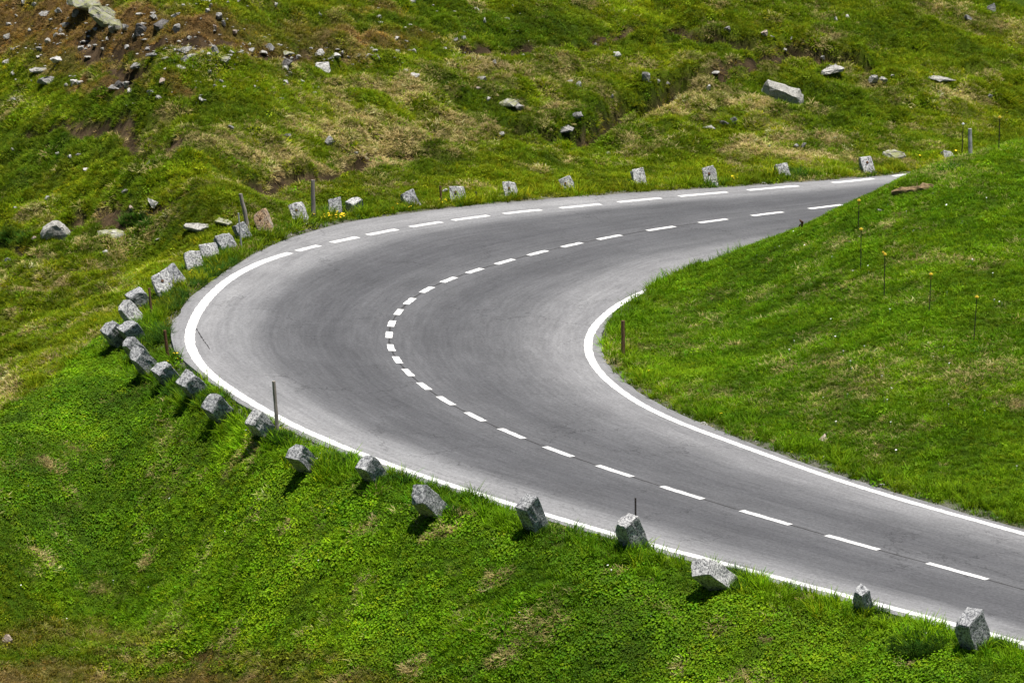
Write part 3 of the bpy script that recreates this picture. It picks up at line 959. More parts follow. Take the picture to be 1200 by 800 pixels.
# base px, top px, width m, depth m, lean towards viewer (deg, 12 = upright), yaw, material, hole, label, group
G_, P_, B_ = m_granite, m_granite_pale, m_granite_brown
STONES = [
 (1146,760, 1132,722, .42,.30, 16, 38, G_, 0, 'broad grey guard stone with rounded top beside the lowest stretch of road', None),
 (1013,719, 1007,691, .22,.20, 18, 40, G_, 0, 'small narrow dark guard stone in grass between two broad stones', None),
 (852,690, 819,664, .34,.34, 26, 42, P_, 0, 'pale grey guard stone leaning far over, dark underneath', None),
 (745,645, 733,610, .37,.30, 20, 34, P_, 0, 'tall rough guard stone in front of a thin dark rod', None),
 (631,624, 616,589, .33,.27, 24, 36, G_, 0, L_NEAR, G_NEAR),
 (513,602, 491,578, .34,.30, 36, 40, G_, 0, L_NEAR, G_NEAR),
 (443,563, 428,541, .33,.24, 36, 34, G_, 0, L_NEAR, G_NEAR),
 (362,551, 347,530, .30,.28, 40, 42, G_, 0, L_NEAR, G_NEAR),
 (313,512, 299,491, .33,.26, 30, 30, P_, 0, 'rough grey guard stone at the foot of the tall wooden post', None),
 (263,492, 249,473, .38,.28, 36, 22, G_, 0, L_NEAR, G_NEAR),
 (235,464, 219,444, .34,.26, 30, 20, G_, 0, L_NEAR, G_NEAR),
 (201,449, 189,431, .34,.28, 32, 22, G_, 0, 'dark guard stone standing between the overlapping crowd and the single leaning stones', None),
 (178,438, 161,415, .33,.30, 26, 26, G_, 0, 'long grey guard stone overlapping another in the crowd at the bend', None),
 (168,422, 150,401, .30,.26, 20, 30, G_, 0, 'guard stone whose foot is hidden by the long grey one', None),
 (161,401, 150,382, .36,.28, 24, 20, G_, 0, 'dark mottled guard stone wedged behind two others in the crowd', None),
 (143,404, 129,384, .34,.30, 26, 20, G_, 0, 'black-faced guard stone with white top, outermost on the bank crest', None),
 (162,380, 144,358, .33,.26, 8, 30, P_, 0, 'long pale-sided guard stone tipped low beside a short brown stake', None),
 (167,361, 157,344, .38,.28, 24, 16, G_, 0, 'dark-faced guard stone with bright edges behind the short brown stake', None),
 (195,346, 185,323, .38,.28, 4, 14, P_, 1, 'speckled guard stone with rusty hole overlapping the stone behind it', None),
 (210,336, 194,315, .34,.26, 14, 24, G_, 0, 'dark speckled guard stone half hidden behind one with a rusty hole', None),
 (229,317, 224,297, .37,.28, 2, 10, P_, 0, 'light grey guard stone, lowest of three standing in contact beside a tuft', None),
 (247,304, 242,287, .38,.28, 2, 8, P_, 0, 'light grey guard stone in the middle of three in contact', None),
 (267,293, 259,277, .37,.28, 10, 20, G_, 0, 'darker guard stone, highest of three standing in contact', None),
 (288,280, 278,264, .26,.24, 14, 22, G_, 0, 'small guard stone between a thin metal rod and a leaning wooden post', None),
 (313,273, 303,249, .32,.26, 0, -12, B_, 1, 'brown-stained guard stone next to the leaning wooden post', None),
 (354,261, 346,240, .31,.26, -2, -10, P_, 1, 'pale speckled guard stone with dark hole left of the straight wooden post', None),
 (393,253, 391.5,235, .33,.26, 6, 10, G_, 0, 'blue-grey guard stone behind yellow dandelions', None),
 (417,252, 415,236, .36,.30, 58, 44, P_, 0, 'low half-buried guard stone with white tilted faces and dark front', None),
 (483,241, 476,226, .32,.26, 10, 16, G_, 0, 'blue-grey guard stone tilted left on the verge of the upper road', None),
 (537,238, 535,219.5, .33,.28, 0, -14, P_, 1, 'square guard stone with dark hole beside a small pale stone and stake', None),
 (600,232, 596.5,214.7, .29,.26, 0, -10, P_, 1, L_FAR, G_FAR),
 (667,225, 662,210, .30,.26, 2, -12, P_, 1, L_FAR, G_FAR),
 (749.5,216.5, 746.7,199.5, .32,.27, 2, 10, P_, 0, L_FAR, G_FAR),
 (835,217, 830.5,197.5, .30,.26, 0, -10, P_, 1, L_FAR, G_FAR),
 (917.5,208, 914,193.5, .31,.27, 8, 18, P_, 0, L_FAR, G_FAR),
 (1018,203, 1013,184.5, .31,.27, 4, 14, P_, 1, L_FAR, G_FAR),
 (1112,196, 1110,179, .32,.27, 8, 20, P_, 0, 'guard stone peeping over the grassy mound beside the grey post', None),
]
def guard_stone(i, rec):
    bx, by, tx_, ty_, w_, d_, phi, yaw, mat, hole, label, group = rec
    if i == 36:
        c0 = OE3[0] + dA * 2.2
        base = at_depth(bx, by, c0[1] + 1.2)
    else:
        base = hit(bx, by)
    sc = px_scale(base)
    v2 = np.array([tx_ - bx, by - ty_], float)
    Lp = np.linalg.norm(v2); v2 /= Lp
    ph = R(phi + (17 if i < 16 else (3 if i < 18 else -15)))
    a = math.cos(ph) * (v2[0] * CR + v2[1] * CU) + math.sin(ph) * CW
    a /= np.linalg.norm(a)
    L = Lp / sc / math.cos(ph)
    sink = 0.22
    n0 = CW - a * (CW @ a); n0 /= np.linalg.norm(n0)
    M = Matrix.Rotation(R(yaw), 3, Vector(a))
    nf = M @ Vector(n0)
    ax = Vector(a)
    xr = nf.cross(ax).normalized() * -1                    # stone x
    yb = -nf
    o = stone_block('guard_stone', w_, d_, L + sink, 100 + i, mat)
    rot = Matrix((xr, ax.cross(xr), ax)).transposed()
    # push the foot back a little so that the visible foot line, not the centre, sits at the traced pixel
    foot = Vector(base) - ax * sink + Vector((0, 1, 0)) * (0.25 * d_)
    o.matrix_world = Matrix.Translation(foot) @ rot.to_4x4()
    if hole:
        block = o
        block.name = 'block'
        o = thing('guard_stone')
        o.matrix_world = block.matrix_world.copy()
        block.parent = o
        block.matrix_world = o.matrix_world.copy()
        block.matrix_basis = Matrix.Identity(4)
    tag(o, label, 'guard stone', group)
    if hole:
        bm = bmesh.new()
        bmesh.ops.create_cone(bm, cap_ends=True, segments=10, radius1=0.035, radius2=0.030, depth=0.05,
                              matrix=Matrix.Translation((0.0, -d_ * 0.46, (L + sink) * 0.72)) @ Matrix.Rotation(math.pi / 2, 4, 'X'))
        h = bm_obj('hole_plug', bm, m_rust, o)  # rust-coloured plug added in place of a drilled hole
        h['label'] = 'rust-coloured plug marking the drilled hole in the stone face'
    return o
stone_objs = [guard_stone(i, rec) for i, rec in enumerate(STONES)]

# ------------------------------------------------------------------ posts, stakes and rods
def tube(pts, radii, seg=8, seed=0, wob=0.0):
    r = np.random.default_rng(seed)
    bm = bmesh.new()
    rings = []
    for k, (p, ra) in enumerate(zip(pts, radii)):
        ring = []
        for s in range(seg):
            an = 2 * math.pi * s / seg
            rr = ra * (1 + r.normal(0, wob))
            ring.append(bm.verts.new((p[0] + rr * math.cos(an), p[1] + rr * math.sin(an), p[2] + (r.normal(0, wob) * ra if k == len(pts) - 1 else 0))))
        rings.append(ring)
    for a, b_ in zip(rings[:-1], rings[1:]):
        for s in range(seg):
            bm.faces.new((a[s], a[(s + 1) % seg], b_[(s + 1) % seg], b_[s]))
    bm.faces.new(rings[-1]); bm.faces.new(rings[0][::-1])
    bmesh.ops.recalc_face_normals(bm, faces=bm.faces)
    return bm
def post(name, bx, by, tx_, ty_, wpx, mat, label, cat='post', group=None, phi=12, seg=9, wob=0.06, base=None, part=None):
    base = hit(bx, by) if base is None else base
    sc = px_scale(base)
    v2 = np.array([tx_ - bx, by - ty_], float)
    Lp = np.linalg.norm(v2); v2 /= Lp
    ph = R(phi)
    a = math.cos(ph) * (v2[0] * CR + v2[1] * CU) + math.sin(ph) * CW
    L = Lp / sc / math.cos(ph)
    ra = wpx / sc / 2
    sd_ = int(bx * 7 + by)
    r = np.random.default_rng(sd_)
    pts = [(r.normal(0, ra * 0.06), r.normal(0, ra * 0.06), z) for z in np.linspace(-0.25, L, 7)]
    rad = np.linspace(ra * 1.08, ra * 0.92, 7)
    bm = tube(pts, rad, seg, sd_, wob)
    if part:
        o = thing(name)
        bm_obj(part, bm, mat, o)
    else:
        o = bm_obj(name, bm, mat)
    ax = Vector(a)
    o.matrix_world = Matrix.Translation(Vector(base)) @ ax.to_track_quat('Z', 'Y').to_matrix().to_4x4()
    tag(o, label, cat, group)
    return o, L, ra
post('wooden_post', 325.5, 508, 321.5, 448, 4.6, m_wood, 'grey weathered wooden post on the verge below the bend', phi=12)
post('wooden_post', 367.5, 257, 367, 211.5, 5.0, m_wood, 'straight grey wooden post between two stones on the upper verge', phi=12)
post('wooden_post', 291.5, 272, 282.5, 228, 4.8, m_wood, 'grey wooden post leaning left beside the brown-stained stone', phi=12)
post('wooden_post', 730, 418, 730, 376, 4.6, m_wood_brown, 'brown bark-covered wooden post on the inside of the bend', phi=12)
post('concrete_post', 1137, 182, 1136, 151.5, 4.8, m_concrete, 'round grey concrete post on the crest of the grassy mound', phi=12, wob=0.02)
post('stake', 178, 375, 175.5, 338, 3.2, m_wood_brown, 'short brown stake between the leaning stones', 'stake')
post('stake', 197.5, 424, 193.5, 388, 4.0, m_rust, 'dark rusty stake at the asphalt edge outside the bend', 'stake')
post('stake', 517, 238, 516, 218, 2.6, m_wood_brown, 'thin reddish brown stake beside the square stone', 'stake')
post('thin_rod', 744.7, 622, 744.5, 583, 2.3, m_steel, 'thin dark steel rod behind the tall rough stone', 'rod', wob=0.01)
post('thin_rod', 558.5, 236, 558, 225, 2.0, m_steel, 'short dark rod standing in the verge between two stones', 'rod', wob=0.01)
o, L, ra = post('thin_rod', 283, 292, 280, 250, 2.0, m_concrete, 'thin pale metal rod in front of the small stone', 'rod', wob=0.01)
# electric fence posts
FL = 'thin dark electric fence rod with yellow insulator on the grassy mound'
fence = [(1005.8,270,1006,236,1), (1008.6,317,1008.3,269,0), (1036,350,1036,299,2), (1089,368,1090,322,1), (1141,402,1143.5,349,0), (1127.3,183,1127.8,146,3), (1170.5,176,1170.5,138,0)]
for (bx, by, tx_, ty_, kind) in fence:
    o, L, ra = post('fence_rod', bx, by, tx_, ty_, 1.15, m_steel, FL if kind != 3 else 'thin dark electric fence rod with white insulator beside the grey concrete post', 'fence rod', 'electric fence rods on the mound', wob=0.0, seg=6, part='shaft')
    if kind == 3: o['group'] = 'electric fence rods beside the post'
    mt = m_yellow if kind != 3 else m_whitepl
    for j, (dx, dz, rr) in enumerate([(0.0, 0.0, 0.030)] + ([(0.005, -0.07, 0.024)] if kind == 1 else []) + ([(0.035, 0.045, 0.020)] if kind == 2 else [])):
        bm = bmesh.new()
        bmesh.ops.create_cone(bm, cap_ends=True, segments=8, radius1=rr, radius2=rr * 0.75, depth=rr * 1.9, matrix=Matrix.Translation((dx, 0, L + dz)))
        bmesh.ops.create_cone(bm, cap_ends=True, segments=8, radius1=rr * 1.35, radius2=rr * 1.35, depth=rr * 0.4, matrix=Matrix.Translation((dx, 0, L + dz)))
        bm_obj('insulator', bm, mt, o)
# dead plant stalk at the mound edge
p = hit(939, 271)
bm = tube([(0, 0, -0.05), (0.01, 0, 0.10), (0.0, 0.01, 0.18)], [0.012, 0.012, 0.010], 6, 3, 0.1)
dp = thing('dead_plant')
bm_obj('stalk', bm, m_rust, dp)
dp.location = p
tag(dp, 'dark brown dead plant stalk at the road edge of the mound', 'dead plant')
for k in range(9):
    r_ = np.random.default_rng(k)
    bm = bmesh.new()
    bmesh.ops.create_icosphere(bm, subdivisions=1, radius=0.026)
    for v in bm.verts:
        v.co = Vector((v.co.x * 0.7, v.co.y * 0.7, v.co.z * 1.7)) * (1 + r_.normal(0, 0.18))
    bmesh.ops.rotate(bm, verts=bm.verts, matrix=Matrix.Rotation(r_.uniform(-.7, .7), 3, 'Y'))
    bmesh.ops.translate(bm, verts=bm.verts, vec=(r_.uniform(-.035, .035), r_.uniform(-.03, .03), 0.12 + 0.012 * k))
    bm_obj('seed_head', bm, m_rust, dp)
# rotten log on the mound
a, b_ = hit(1046, 231), hit(1094, 221)
ax = Vector(b_ - a); Lg = ax.length; ax.normalize()
bm = tube([(0.02 * math.sin(3 * t), 0.03 * math.cos(4 * t), t * Lg) for t in np.linspace(0, 1, 9)], [0.055, 0.10, 0.115, 0.085, 0.095, 0.11, 0.115, 0.10, 0.06], 9, 5, 0.20)
log = thing('rotten_log')
bm_obj('trunk', bm, m_bark, log)
log.matrix_world = Matrix.Translation(Vector(a) + Vector((0, 0, 0.045))) @ ax.to_track_quat('Z', 'Y').to_matrix().to_4x4()
tag(log, 'rotten brown piece of log lying in grass on the mound', 'log')
bm = tube([(0, 0, 0), (0.03, 0.06, 0.05), (0.05, 0.12, 0.06)], [0.03, 0.022, 0.012], 6, 8, 0.1)
br_ = bm_obj('broken_branch', bm, m_bark, log)
br_.location = (0, 0, Lg * 0.55)

# ------------------------------------------------------------------ rocks of the meadow and hillside
def rock_mesh(seed, w_, d_, h_, pts=16, style='lump'):
    r = np.random.default_rng(seed)
    bm = bmesh.new()
    for k in range(pts):
        v = r.normal(size=3); v /= np.linalg.norm(v)
        v *= r.uniform(0.82, 1.12)
        x, y, z = v
        if style == 'flat':
            z = np.clip(z, -0.6, 0.55 + 0.1 * r.random())
        if style == 'wedge':
            z *= 1.0 - 0.55 * (x + 1) / 2
        if style == 'block':
            x, y, z = np.sign(x) * abs(x) ** 0.5, np.sign(y) * abs(y) ** 0.5, np.sign(z) * abs(z) ** 0.5
        bm.verts.new((x * w_ / 2, y * d_ / 2, z * h_ / 2))
    res = bmesh.ops.convex_hull(bm, input=bm.verts)
    bmesh.ops.delete(bm, geom=[g for g in res['geom_interior'] if isinstance(g, bmesh.types.BMVert)], context='VERTS')
    bmesh.ops.bevel(bm, geom=list(bm.edges), offset=min(w_, d_, h_) * 0.04, segments=1, affect='EDGES')
    bmesh.ops.subdivide_edges(bm, edges=[e for e in bm.edges if e.calc_length() > 0.3 * w_], cuts=1)
    for v in bm.verts:
        v.co += Vector(r.normal(0, 0.02, 3)) * min(w_, h_ * 2)
    bmesh.ops.recalc_face_normals(bm, faces=bm.faces)
    return bm
def rock_shape(seed, w_, d_, h_, outline):
    """a rock with a given front profile (x, z in 0..1): front, middle and back sections of shrinking size, facetted"""
    r = np.random.default_rng(seed)
    bm = bmesh.new()
    for y, k in ((-0.42, 0.82), (-0.15, 1.0), (0.2, 0.9), (0.5, 0.55)):
        for (x, z) in outline:
            bm.verts.new(((0.5 + (x - 0.5) * k - 0.5) * w_ + r.normal(0, 0.012) * w_, y * d_ + r.normal(0, 0.05) * d_, (z * k - 0.35) * h_ + r.normal(0, 0.02) * h_))
    res = bmesh.ops.convex_hull(bm, input=bm.verts)
    bmesh.ops.delete(bm, geom=[g for g in res['geom_interior'] if isinstance(g, bmesh.types.BMVert)], context='VERTS')
    bmesh.ops.subdivide_edges(bm, edges=[e for e in bm.edges if e.calc_length() > 0.22 * w_], cuts=2)
    bmesh.ops.triangulate(bm, faces=bm.faces)
    for v in bm.verts:
        v.co += Vector(r.normal(0, 0.008, 3)) * min(w_, h_ * 2)
    bmesh.ops.subdivide_edges(bm, edges=[e for e in bm.edges if e.calc_length() > 0.12 * w_], cuts=1)
    bmesh.ops.triangulate(bm, faces=bm.faces)
    bm.normal_update()
    off = Vector((seed * 0.37 % 50, seed * 0.11 % 50, 0))
    for v in bm.verts:
        nn = mnoise.noise(v.co * (3.2 / h_ * 0.5) + off) + 0.5 * mnoise.noise(v.co * (7.5 / h_ * 0.5) + off)
        v.co += v.normal * nn * 0.085 * h_
    bmesh.ops.recalc_face_normals(bm, faces=bm.faces)
    return bm
BS = 'small {} rock lying on the brown stony slope'
def rock(px, py, wpx, hpx, tone='pale', style='lump', label=None, group=None, tilt=0.0, zrot=None, depth=0.8, shape=None, tiltx=0.0):
    p = hit(px, py + hpx * 0.35)
    sc = px_scale(p)
    w_, h_ = wpx / sc * 1.04 + 0.02, max(hpx / sc * 1.02 + 0.02, 0.09)
    d_ = max(w_ * depth, h_ * 0.8) if style != 'flat' else min(w_ * 0.8, hpx / sc / 0.33)
    if style == 'flat':
        h_ = max(h_ * 0.8, 0.08)
    seed = int(px * 13 + py * 7)
    bm = rock_mesh(seed, w_, d_, h_ * 1.35, 20 if wpx > 20 else 11, style) if shape is None else rock_shape(seed, w_, d_, h_ * 1.15, shape)
    o = bm_obj('boulder' if wpx >= 24 and style != 'flat' else ('flat_rock' if style == 'flat' else 'rock'), bm, m_rock[tone])
    r = np.random.default_rng(seed + 1)
    o.rotation_euler = ((0.24 if p[1] > 92 else 0.05) + r.normal(0, 0.08) + tiltx, tilt + r.normal(0, 0.06), r.uniform(-0.35, 0.35) if zrot is None else zrot)
    top = max(ground(p[0] + dx, p[1] + dy) for dx in (-w_ * .3, 0, w_ * .3) for dy in (0, d_ * .3))
    o.location = Vector((p[0], p[1] + d_ * 0.15, 0.65 * p[2] + 0.35 * top + h_ * (0.26 if style == 'flat' else 0.24)))
    tag(o, label, 'rock', group)
    return o
TN = {'pale': 'pale grey', 'white': 'whitish', 'grey': 'grey', 'dark': 'dark grey', 'pink': 'pinkish', 'lichen': 'lichen-spotted', 'mossy': 'mossy'}
def rgroup(lst, where, gname):
    for rec in lst:
        px, py, w_, h_ = rec[:4]
        tone = rec[4] if len(rec) > 4 else 'pale'
        st = rec[5] if len(rec) > 5 else ('flat' if w_ > 2.6 * h_ else 'lump')
        kind = 'flat slab' if st == 'flat' else 'rock'
        rock(px, py, w_, h_, tone, st, '%s %s %s' % (TN[tone], kind, where), '%s %s %ss' % (gname, TN[tone], kind))
# single rocks with a label of their own
rock(102, 12, 52, 17, 'lichen', 'flat', 'upper lichen-covered slab of the outcrop on the brown slope', None, 0.12, 0.1, 0.8, None, 0.15)
rock(121, 24, 46, 20, 'lichen', 'flat', 'broad middle lichen-covered slab of the outcrop on the brown slope', None, 0.18, -0.1, 0.8, None, 0.2)
rock(137, 34, 22, 13, 'lichen', 'flat', 'smallest lichen-covered slab at the lower end of the outcrop', None, 0.2, 0.0, 0.8, None, 0.2)
rock(132, 36, 10, 11, 'grey', 'block', 'purplish grey block at the foot of the lichen-covered slab')
rock(164, 38, 18, 17, 'dark', 'wedge', 'dark pointed rock right of the lichen-covered slab')
rock(189, 33, 22, 13, 'dark', 'lump', 'broad dark boulder in the brown slope beside a bluish white rock')
rock(205, 17, 12, 13, 'white', 'lump', 'bluish white upright rock on the brown slope')
rock(68, 75, 17, 9, 'white', 'wedge', 'bright white rock in olive grass below the brown slope')
rock(55, 98, 23, 8, 'grey', 'lump', 'rounded grey boulder in the grass below the flat pale slab')
rock(45, 88, 27, 5, 'pale', 'flat', 'long thin pale slab in the grass above the rounded grey boulder')
rock(161, 81, 19, 7, 'grey', 'flat', 'grey slab at the end of a dark hollow')
rock(378, 82, 18, 11, 'white', 'block', 'bright white blocky rock below the row of pale slabs')
rock(393, 66, 20, 6, 'white', 'flat', 'bright flat slab at the end of the stony row')
rock(316, 58, 14, 8, 'grey', 'lump', 'bluish grey rock in the middle of the stony row')
rock(598, 124, 30, 8, 'mossy', 'flat', 'mossy grey slab behind a small rounded boulder')
rock(609, 127.5, 14, 7, 'grey', 'lump', 'small rounded grey boulder in front of the mossy slab')
rock(757, 92, 10, 10, 'grey', 'block', 'purplish rock at the top of the dark gully')
rock(677, 145, 16, 10, 'grey', 'wedge', 'tilted grey rock in the lower part of the gully')
rock(659, 157, 27, 7, 'grey', 'flat', 'low dark-sided slab at the lower end of the gully')
rock(918, 111, 46, 25, 'pale', 'wedge', 'big pointed pale boulder standing in the meadow', None, 0.0, 0.05, 0.6, [(0, 0), (0.0, 0.45), (0.08, 1.0), (0.25, 0.86), (0.55, 0.70), (0.85, 0.52), (1, 0.28), (1, 0), (0.97, -0.4), (0.03, -0.4)])
rock(975, 84, 28, 9, 'pale', 'flat', 'tilted pale slab in bright green grass above the pointed boulder', None, -0.22)
rock(1023, 96, 14, 10, 'pale', 'lump', 'pale rock touching its twin above the upper road')
rock(1035, 96, 13, 9, 'pale', 'wedge', 'smaller pale twin rock with a grass tuft beside it')
rock(1103, 95, 33, 5, 'pale', 'flat', 'long flat pale slab with dark underside in the upper meadow')
rock(1046, 184, 33, 10, 'mossy', 'lump', 'low mossy boulder in straw behind the upper road')
rock(65, 272, 32, 13, 'pale', 'wedge', 'pale angular boulder beside a dark hollow in the left meadow', None, 0.0, 0.0, 0.7, [(0, 0), (0.05, 0.5), (0.35, 0.95), (0.6, 1.0), (0.85, 0.7), (1, 0.2), (1, 0), (0.97, -0.4), (0.03, -0.4)])
rock(133, 277, 44, 8, 'mossy', 'flat', 'long low mossy slab in the left meadow')
rock(229, 269, 35, 9, 'pale', 'flat', 'long pale slab above the crowded stones')
rock(263, 260, 25, 8, 'mossy', 'flat', 'greenish slab next to the thin pale rod')
rock(178, 241, 18, 9, 'white', 'lump', 'whitish rock at the edge of a shrubby hollow')
rock(963, 514, 18, 8, 'pink', 'flat', 'pale pinkish flat stone in the grass of the mound')
rock(825, 500, 11, 5, 'pale', 'lump', 'small pale stone at the inner asphalt edge')
rock(8, 752, 15, 8, 'pink', 'lump', 'pinkish stone in the brown patch at the foot of the bank')
rock(522, 225, 9, 6, 'white', 'lump', 'small whitish stone between the stake and the square stone')
rock(1032, 247, 9, 4, 'pale', 'flat', 'small flat pale stone below the rotten log')
# look-alikes
rgroup([(147,36,11,8,'grey'),(157,45,5,4,'white'),(180,23,10,8),(166,21,14,5),(68,15,9,9,'white'),(27,4,6,9,'white'),(52,17,17,6,'grey'),(77,31,11,7,'white'),(71,38,5,6),(65,43,8,5),(80,26,5,4,'white'),(10,30,9,4),(8,47,9,6),(45,59,9,6,'grey'),(95,58,9,6,'white'),(112,37,8,4,'grey'),(88,19,12,9,'grey'),(82,5,12,6,'grey'),(57,50,9,5),(149,60,7,4,'white'),(208,36,12,10,'grey'),(243,15,6,6),(247,8,6,6),(262,33,6,7,'white'),(251,38,7,6,'pink'),(275,40,7,6,'pink'),(266,4,5,4,'white'),(257,24,9,8,'grey'),(222,46,6,4),(100,8,10,6,'grey'),(40,8,6,5),(15,60,6,4),(35,38,5,4),(125,48,5,3,'white'),(120,62,6,4),(172,60,6,4,'white'),(192,60,6,4),(60,28,6,4),(20,20,6,5,'grey'),(215,8,6,5,'white')], 'on the brown stony slope', 'slope')
rgroup([(217,61,20,7,'grey'),(252,61,13,9,'grey'),(224,66,13,4,'white'),(296,63,11,8,'white'),(307,64,12,4),(337,66,15,5,'mossy'),(373,66,15,6,'white'),(271,63,6,4,'white'),(237,63,6,4),(245,67,7,4,'white'),(283,62,6,4),(350,68,8,4),(205,61,6,4,'white')], 'in the stony row below the brown slope', 'stony row')
rgroup([(86,99,12,7,'white'),(95,101,9,6,'white'),(78,101,6,4),(140,100,11,8,'dark'),(149,101,8,7,'white'),(152,107,10,6,'white'),(133,106,16,4,'grey'),(189,100,11,5,'pink'),(177,116,10,6,'grey'),(186,118,8,5),(17,118,11,4),(15,87.5,9,5,'white'),(180,70,18,4,'grey'),(8,76,10,5),(334,77,20,9,'dark'),(263,75,17,9,'mossy'),(217,72,11,7,'grey'),(211,80,15,5),(226,81,12,4),(245,89,7,4,'grey'),(260,96,6,4,'white'),(237,119,10,4,'white'),(236,113,6,3),(335,98,7,4,'white'),(355,96,6,3,'white'),(252,102,5,5,'grey'),(300,103,6,4,'white'),(335,81,8,5,'white'),(340,88,5,4)], 'in olive grass below the stony row', 'olive grass')
rgroup([(484,3,8,6,'white'),(444,21,7,4,'white'),(558,12,9,4,'white'),(569,27,6,7,'white'),(543,45,6,6,'white'),(534,48,6,4),(467,50,10,5,'white'),(486,61,7,5,'white'),(430,67,6,4,'white'),(443,69,6,5),(402,68,6,5,'white'),(437,58,6,3),(466,62,7,4),(486,90,13,5,'white'),(476,84,9,5),(580,77,9,4,'grey'),(565,94,13,5,'grey'),(561,105,7,5,'pink'),(572,118,7,4),(722,66,11,5,'white'),(665,96,11,4),(677,100,11,7,'grey'),(324,8,7,4,'white'),(375,20,4,4,'white'),(493,36,4,4,'white'),(602,8,4,4,'white'),(717,115,5,5),(771,99,6,6,'white'),(783,102,5,5),(698,53,4,3)], 'on the green hillside above the gully', 'hillside')
rgroup([(964,72,6,4),(979,79,7,4),(831,106,6,8,'white'),(852,41,9,8,'grey'),(895,43,12,8,'pink'),(905,47,7,5,'white'),(927,48,4,5,'white'),(981,23,8,7,'white'),(994,21,7,5,'white'),(838,89,13,3),(1161,115,8,7,'grey'),(1136,21,10,9,'grey'),(1162,11,12,10,'grey'),(1046,92,5,5),(920,62,5,4),(831,151,15,5),(860,143,9,9,'grey'),(849,146,11,6,'dark'),(903,173,6,4),(932,173,8,5,'grey'),(942,172,8,6,'grey'),(712,181,10,3)], 'in the meadow above the upper road', 'meadow')
rgroup([(67,182,5,5,'white'),(82,185,5,4,'white'),(92,183,8,4,'grey'),(102,202,14,4,'white'),(56,234,8,5,'white'),(148,228,11,6,'grey'),(155,247,8,6,'pink'),(124,297,8,4,'white'),(185,284,9,5),(9,307,8,6),(174,192,6,4),(15,178,5,3),(18,247,5,4),(55,283,7,4,'pink'),(40,284,6,4,'pink'),(270,152,8,6,'grey'),(385,169,17,7,'grey'),(336,161,13,6,'grey'),(418,180,6,4),(588,160,8,5)], 'in the rough meadow left of the bend', 'left meadow')

# ------------------------------------------------------------------ vegetation: tuft models and scattering
def tpl(name, verts, faces, mat):
    me = bpy.data.meshes.new(name)
    me.from_pydata(verts, [], faces)
    me.materials.append(mat)
    return bpy.data.objects.new(name, me)                 # not linked: only instanced
def grass_tpl(name, seed, nb, h0, h1, spread, lean, wid, mat):
    r = np.random.default_rng(seed)
    V, Fc = [], []
    for k in range(nb):
        an = r.uniform(0, 2 * math.pi); rad = spread * math.sqrt(r.random())
        x, y = rad * math.cos(an), rad * math.sin(an)
        da = an + r.normal(0, 0.8)
        h = r.uniform(h0, h1); ln = abs(r.normal(lean, lean * 0.5)) * h
        dx, dy = math.cos(da), math.sin(da)
        px, py = -dy, dx
        w0 = wid * r.uniform(0.7, 1.3)
        b0 = len(V)
        for t, ww in ((0, 1.0), (0.55, 0.8), (1.0, 0.12)):
            cx_, cy_, cz = x + dx * ln * t * t, y + dy * ln * t * t, h * t * (1 - 0.25 * t * lean) - 0.01
            V.append((cx_ + px * w0 * ww / 2, cy_ + py * w0 * ww / 2, cz))
            V.append((cx_ - px * w0 * ww / 2, cy_ - py * w0 * ww / 2, cz))
        Fc += [(b0, b0 + 1, b0 + 3, b0 + 2), (b0 + 2, b0 + 3, b0 + 5, b0 + 4)]
    return tpl(name, V, Fc, mat)
def leaf_tpl(name, seed, nl, size, spread, h0, h1, mat):
    r = np.random.default_rng(seed)
    V, Fc = [], []
    for k in range(nl):
        an = r.uniform(0, 2 * math.pi); rad = spread * math.sqrt(r.random())
        c = Vector((rad * math.cos(an), rad * math.sin(an), r.uniform(h0, h1) * (1 - 0.5 * (rad / spread) ** 2)))
        s = size * r.uniform(0.65, 1.25)
        M = Matrix.Rotation(an, 3, 'Z') @ Matrix.Rotation(r.uniform(-0.2, 0.75), 3, 'Y') @ Matrix.Rotation(r.normal(0, 0.35), 3, 'X')
        b0 = len(V)
        V.append(tuple(c + M @ Vector((0, 0, -0.12 * s))))
        for j in range(6):
            a_ = math.pi * 2 * j / 6
            V.append(tuple(c + M @ Vector((math.cos(a_) * s * 0.5, math.sin(a_) * s * 0.42, 0.06 * s * (j % 2)))))
        Fc += [(b0, b0 + 1 + j, b0 + 1 + (j + 1) % 6) for j in range(6)]
    return tpl(name, V, Fc, mat)
T_short = [grass_tpl('grass_short', s, 20, 0.035, 0.085, 0.075, 0.55, 0.011, m_blade) for s in (1, 2, 3)]
T_tall = [grass_tpl('grass_tall', s, 16, 0.09, 0.22, 0.05, 0.55, 0.011, m_blade) for s in (4, 5, 6)]
T_dry = [grass_tpl('grass_dry', s, 26, 0.03, 0.075, 0.085, 1.05, 0.0095, m_blade) for s in (7, 8, 9)]
T_leaf = [leaf_tpl('leaf_clump', s, 17, 0.031, 0.085, 0.012, 0.070, m_leaf) for s in (10, 11, 12)]

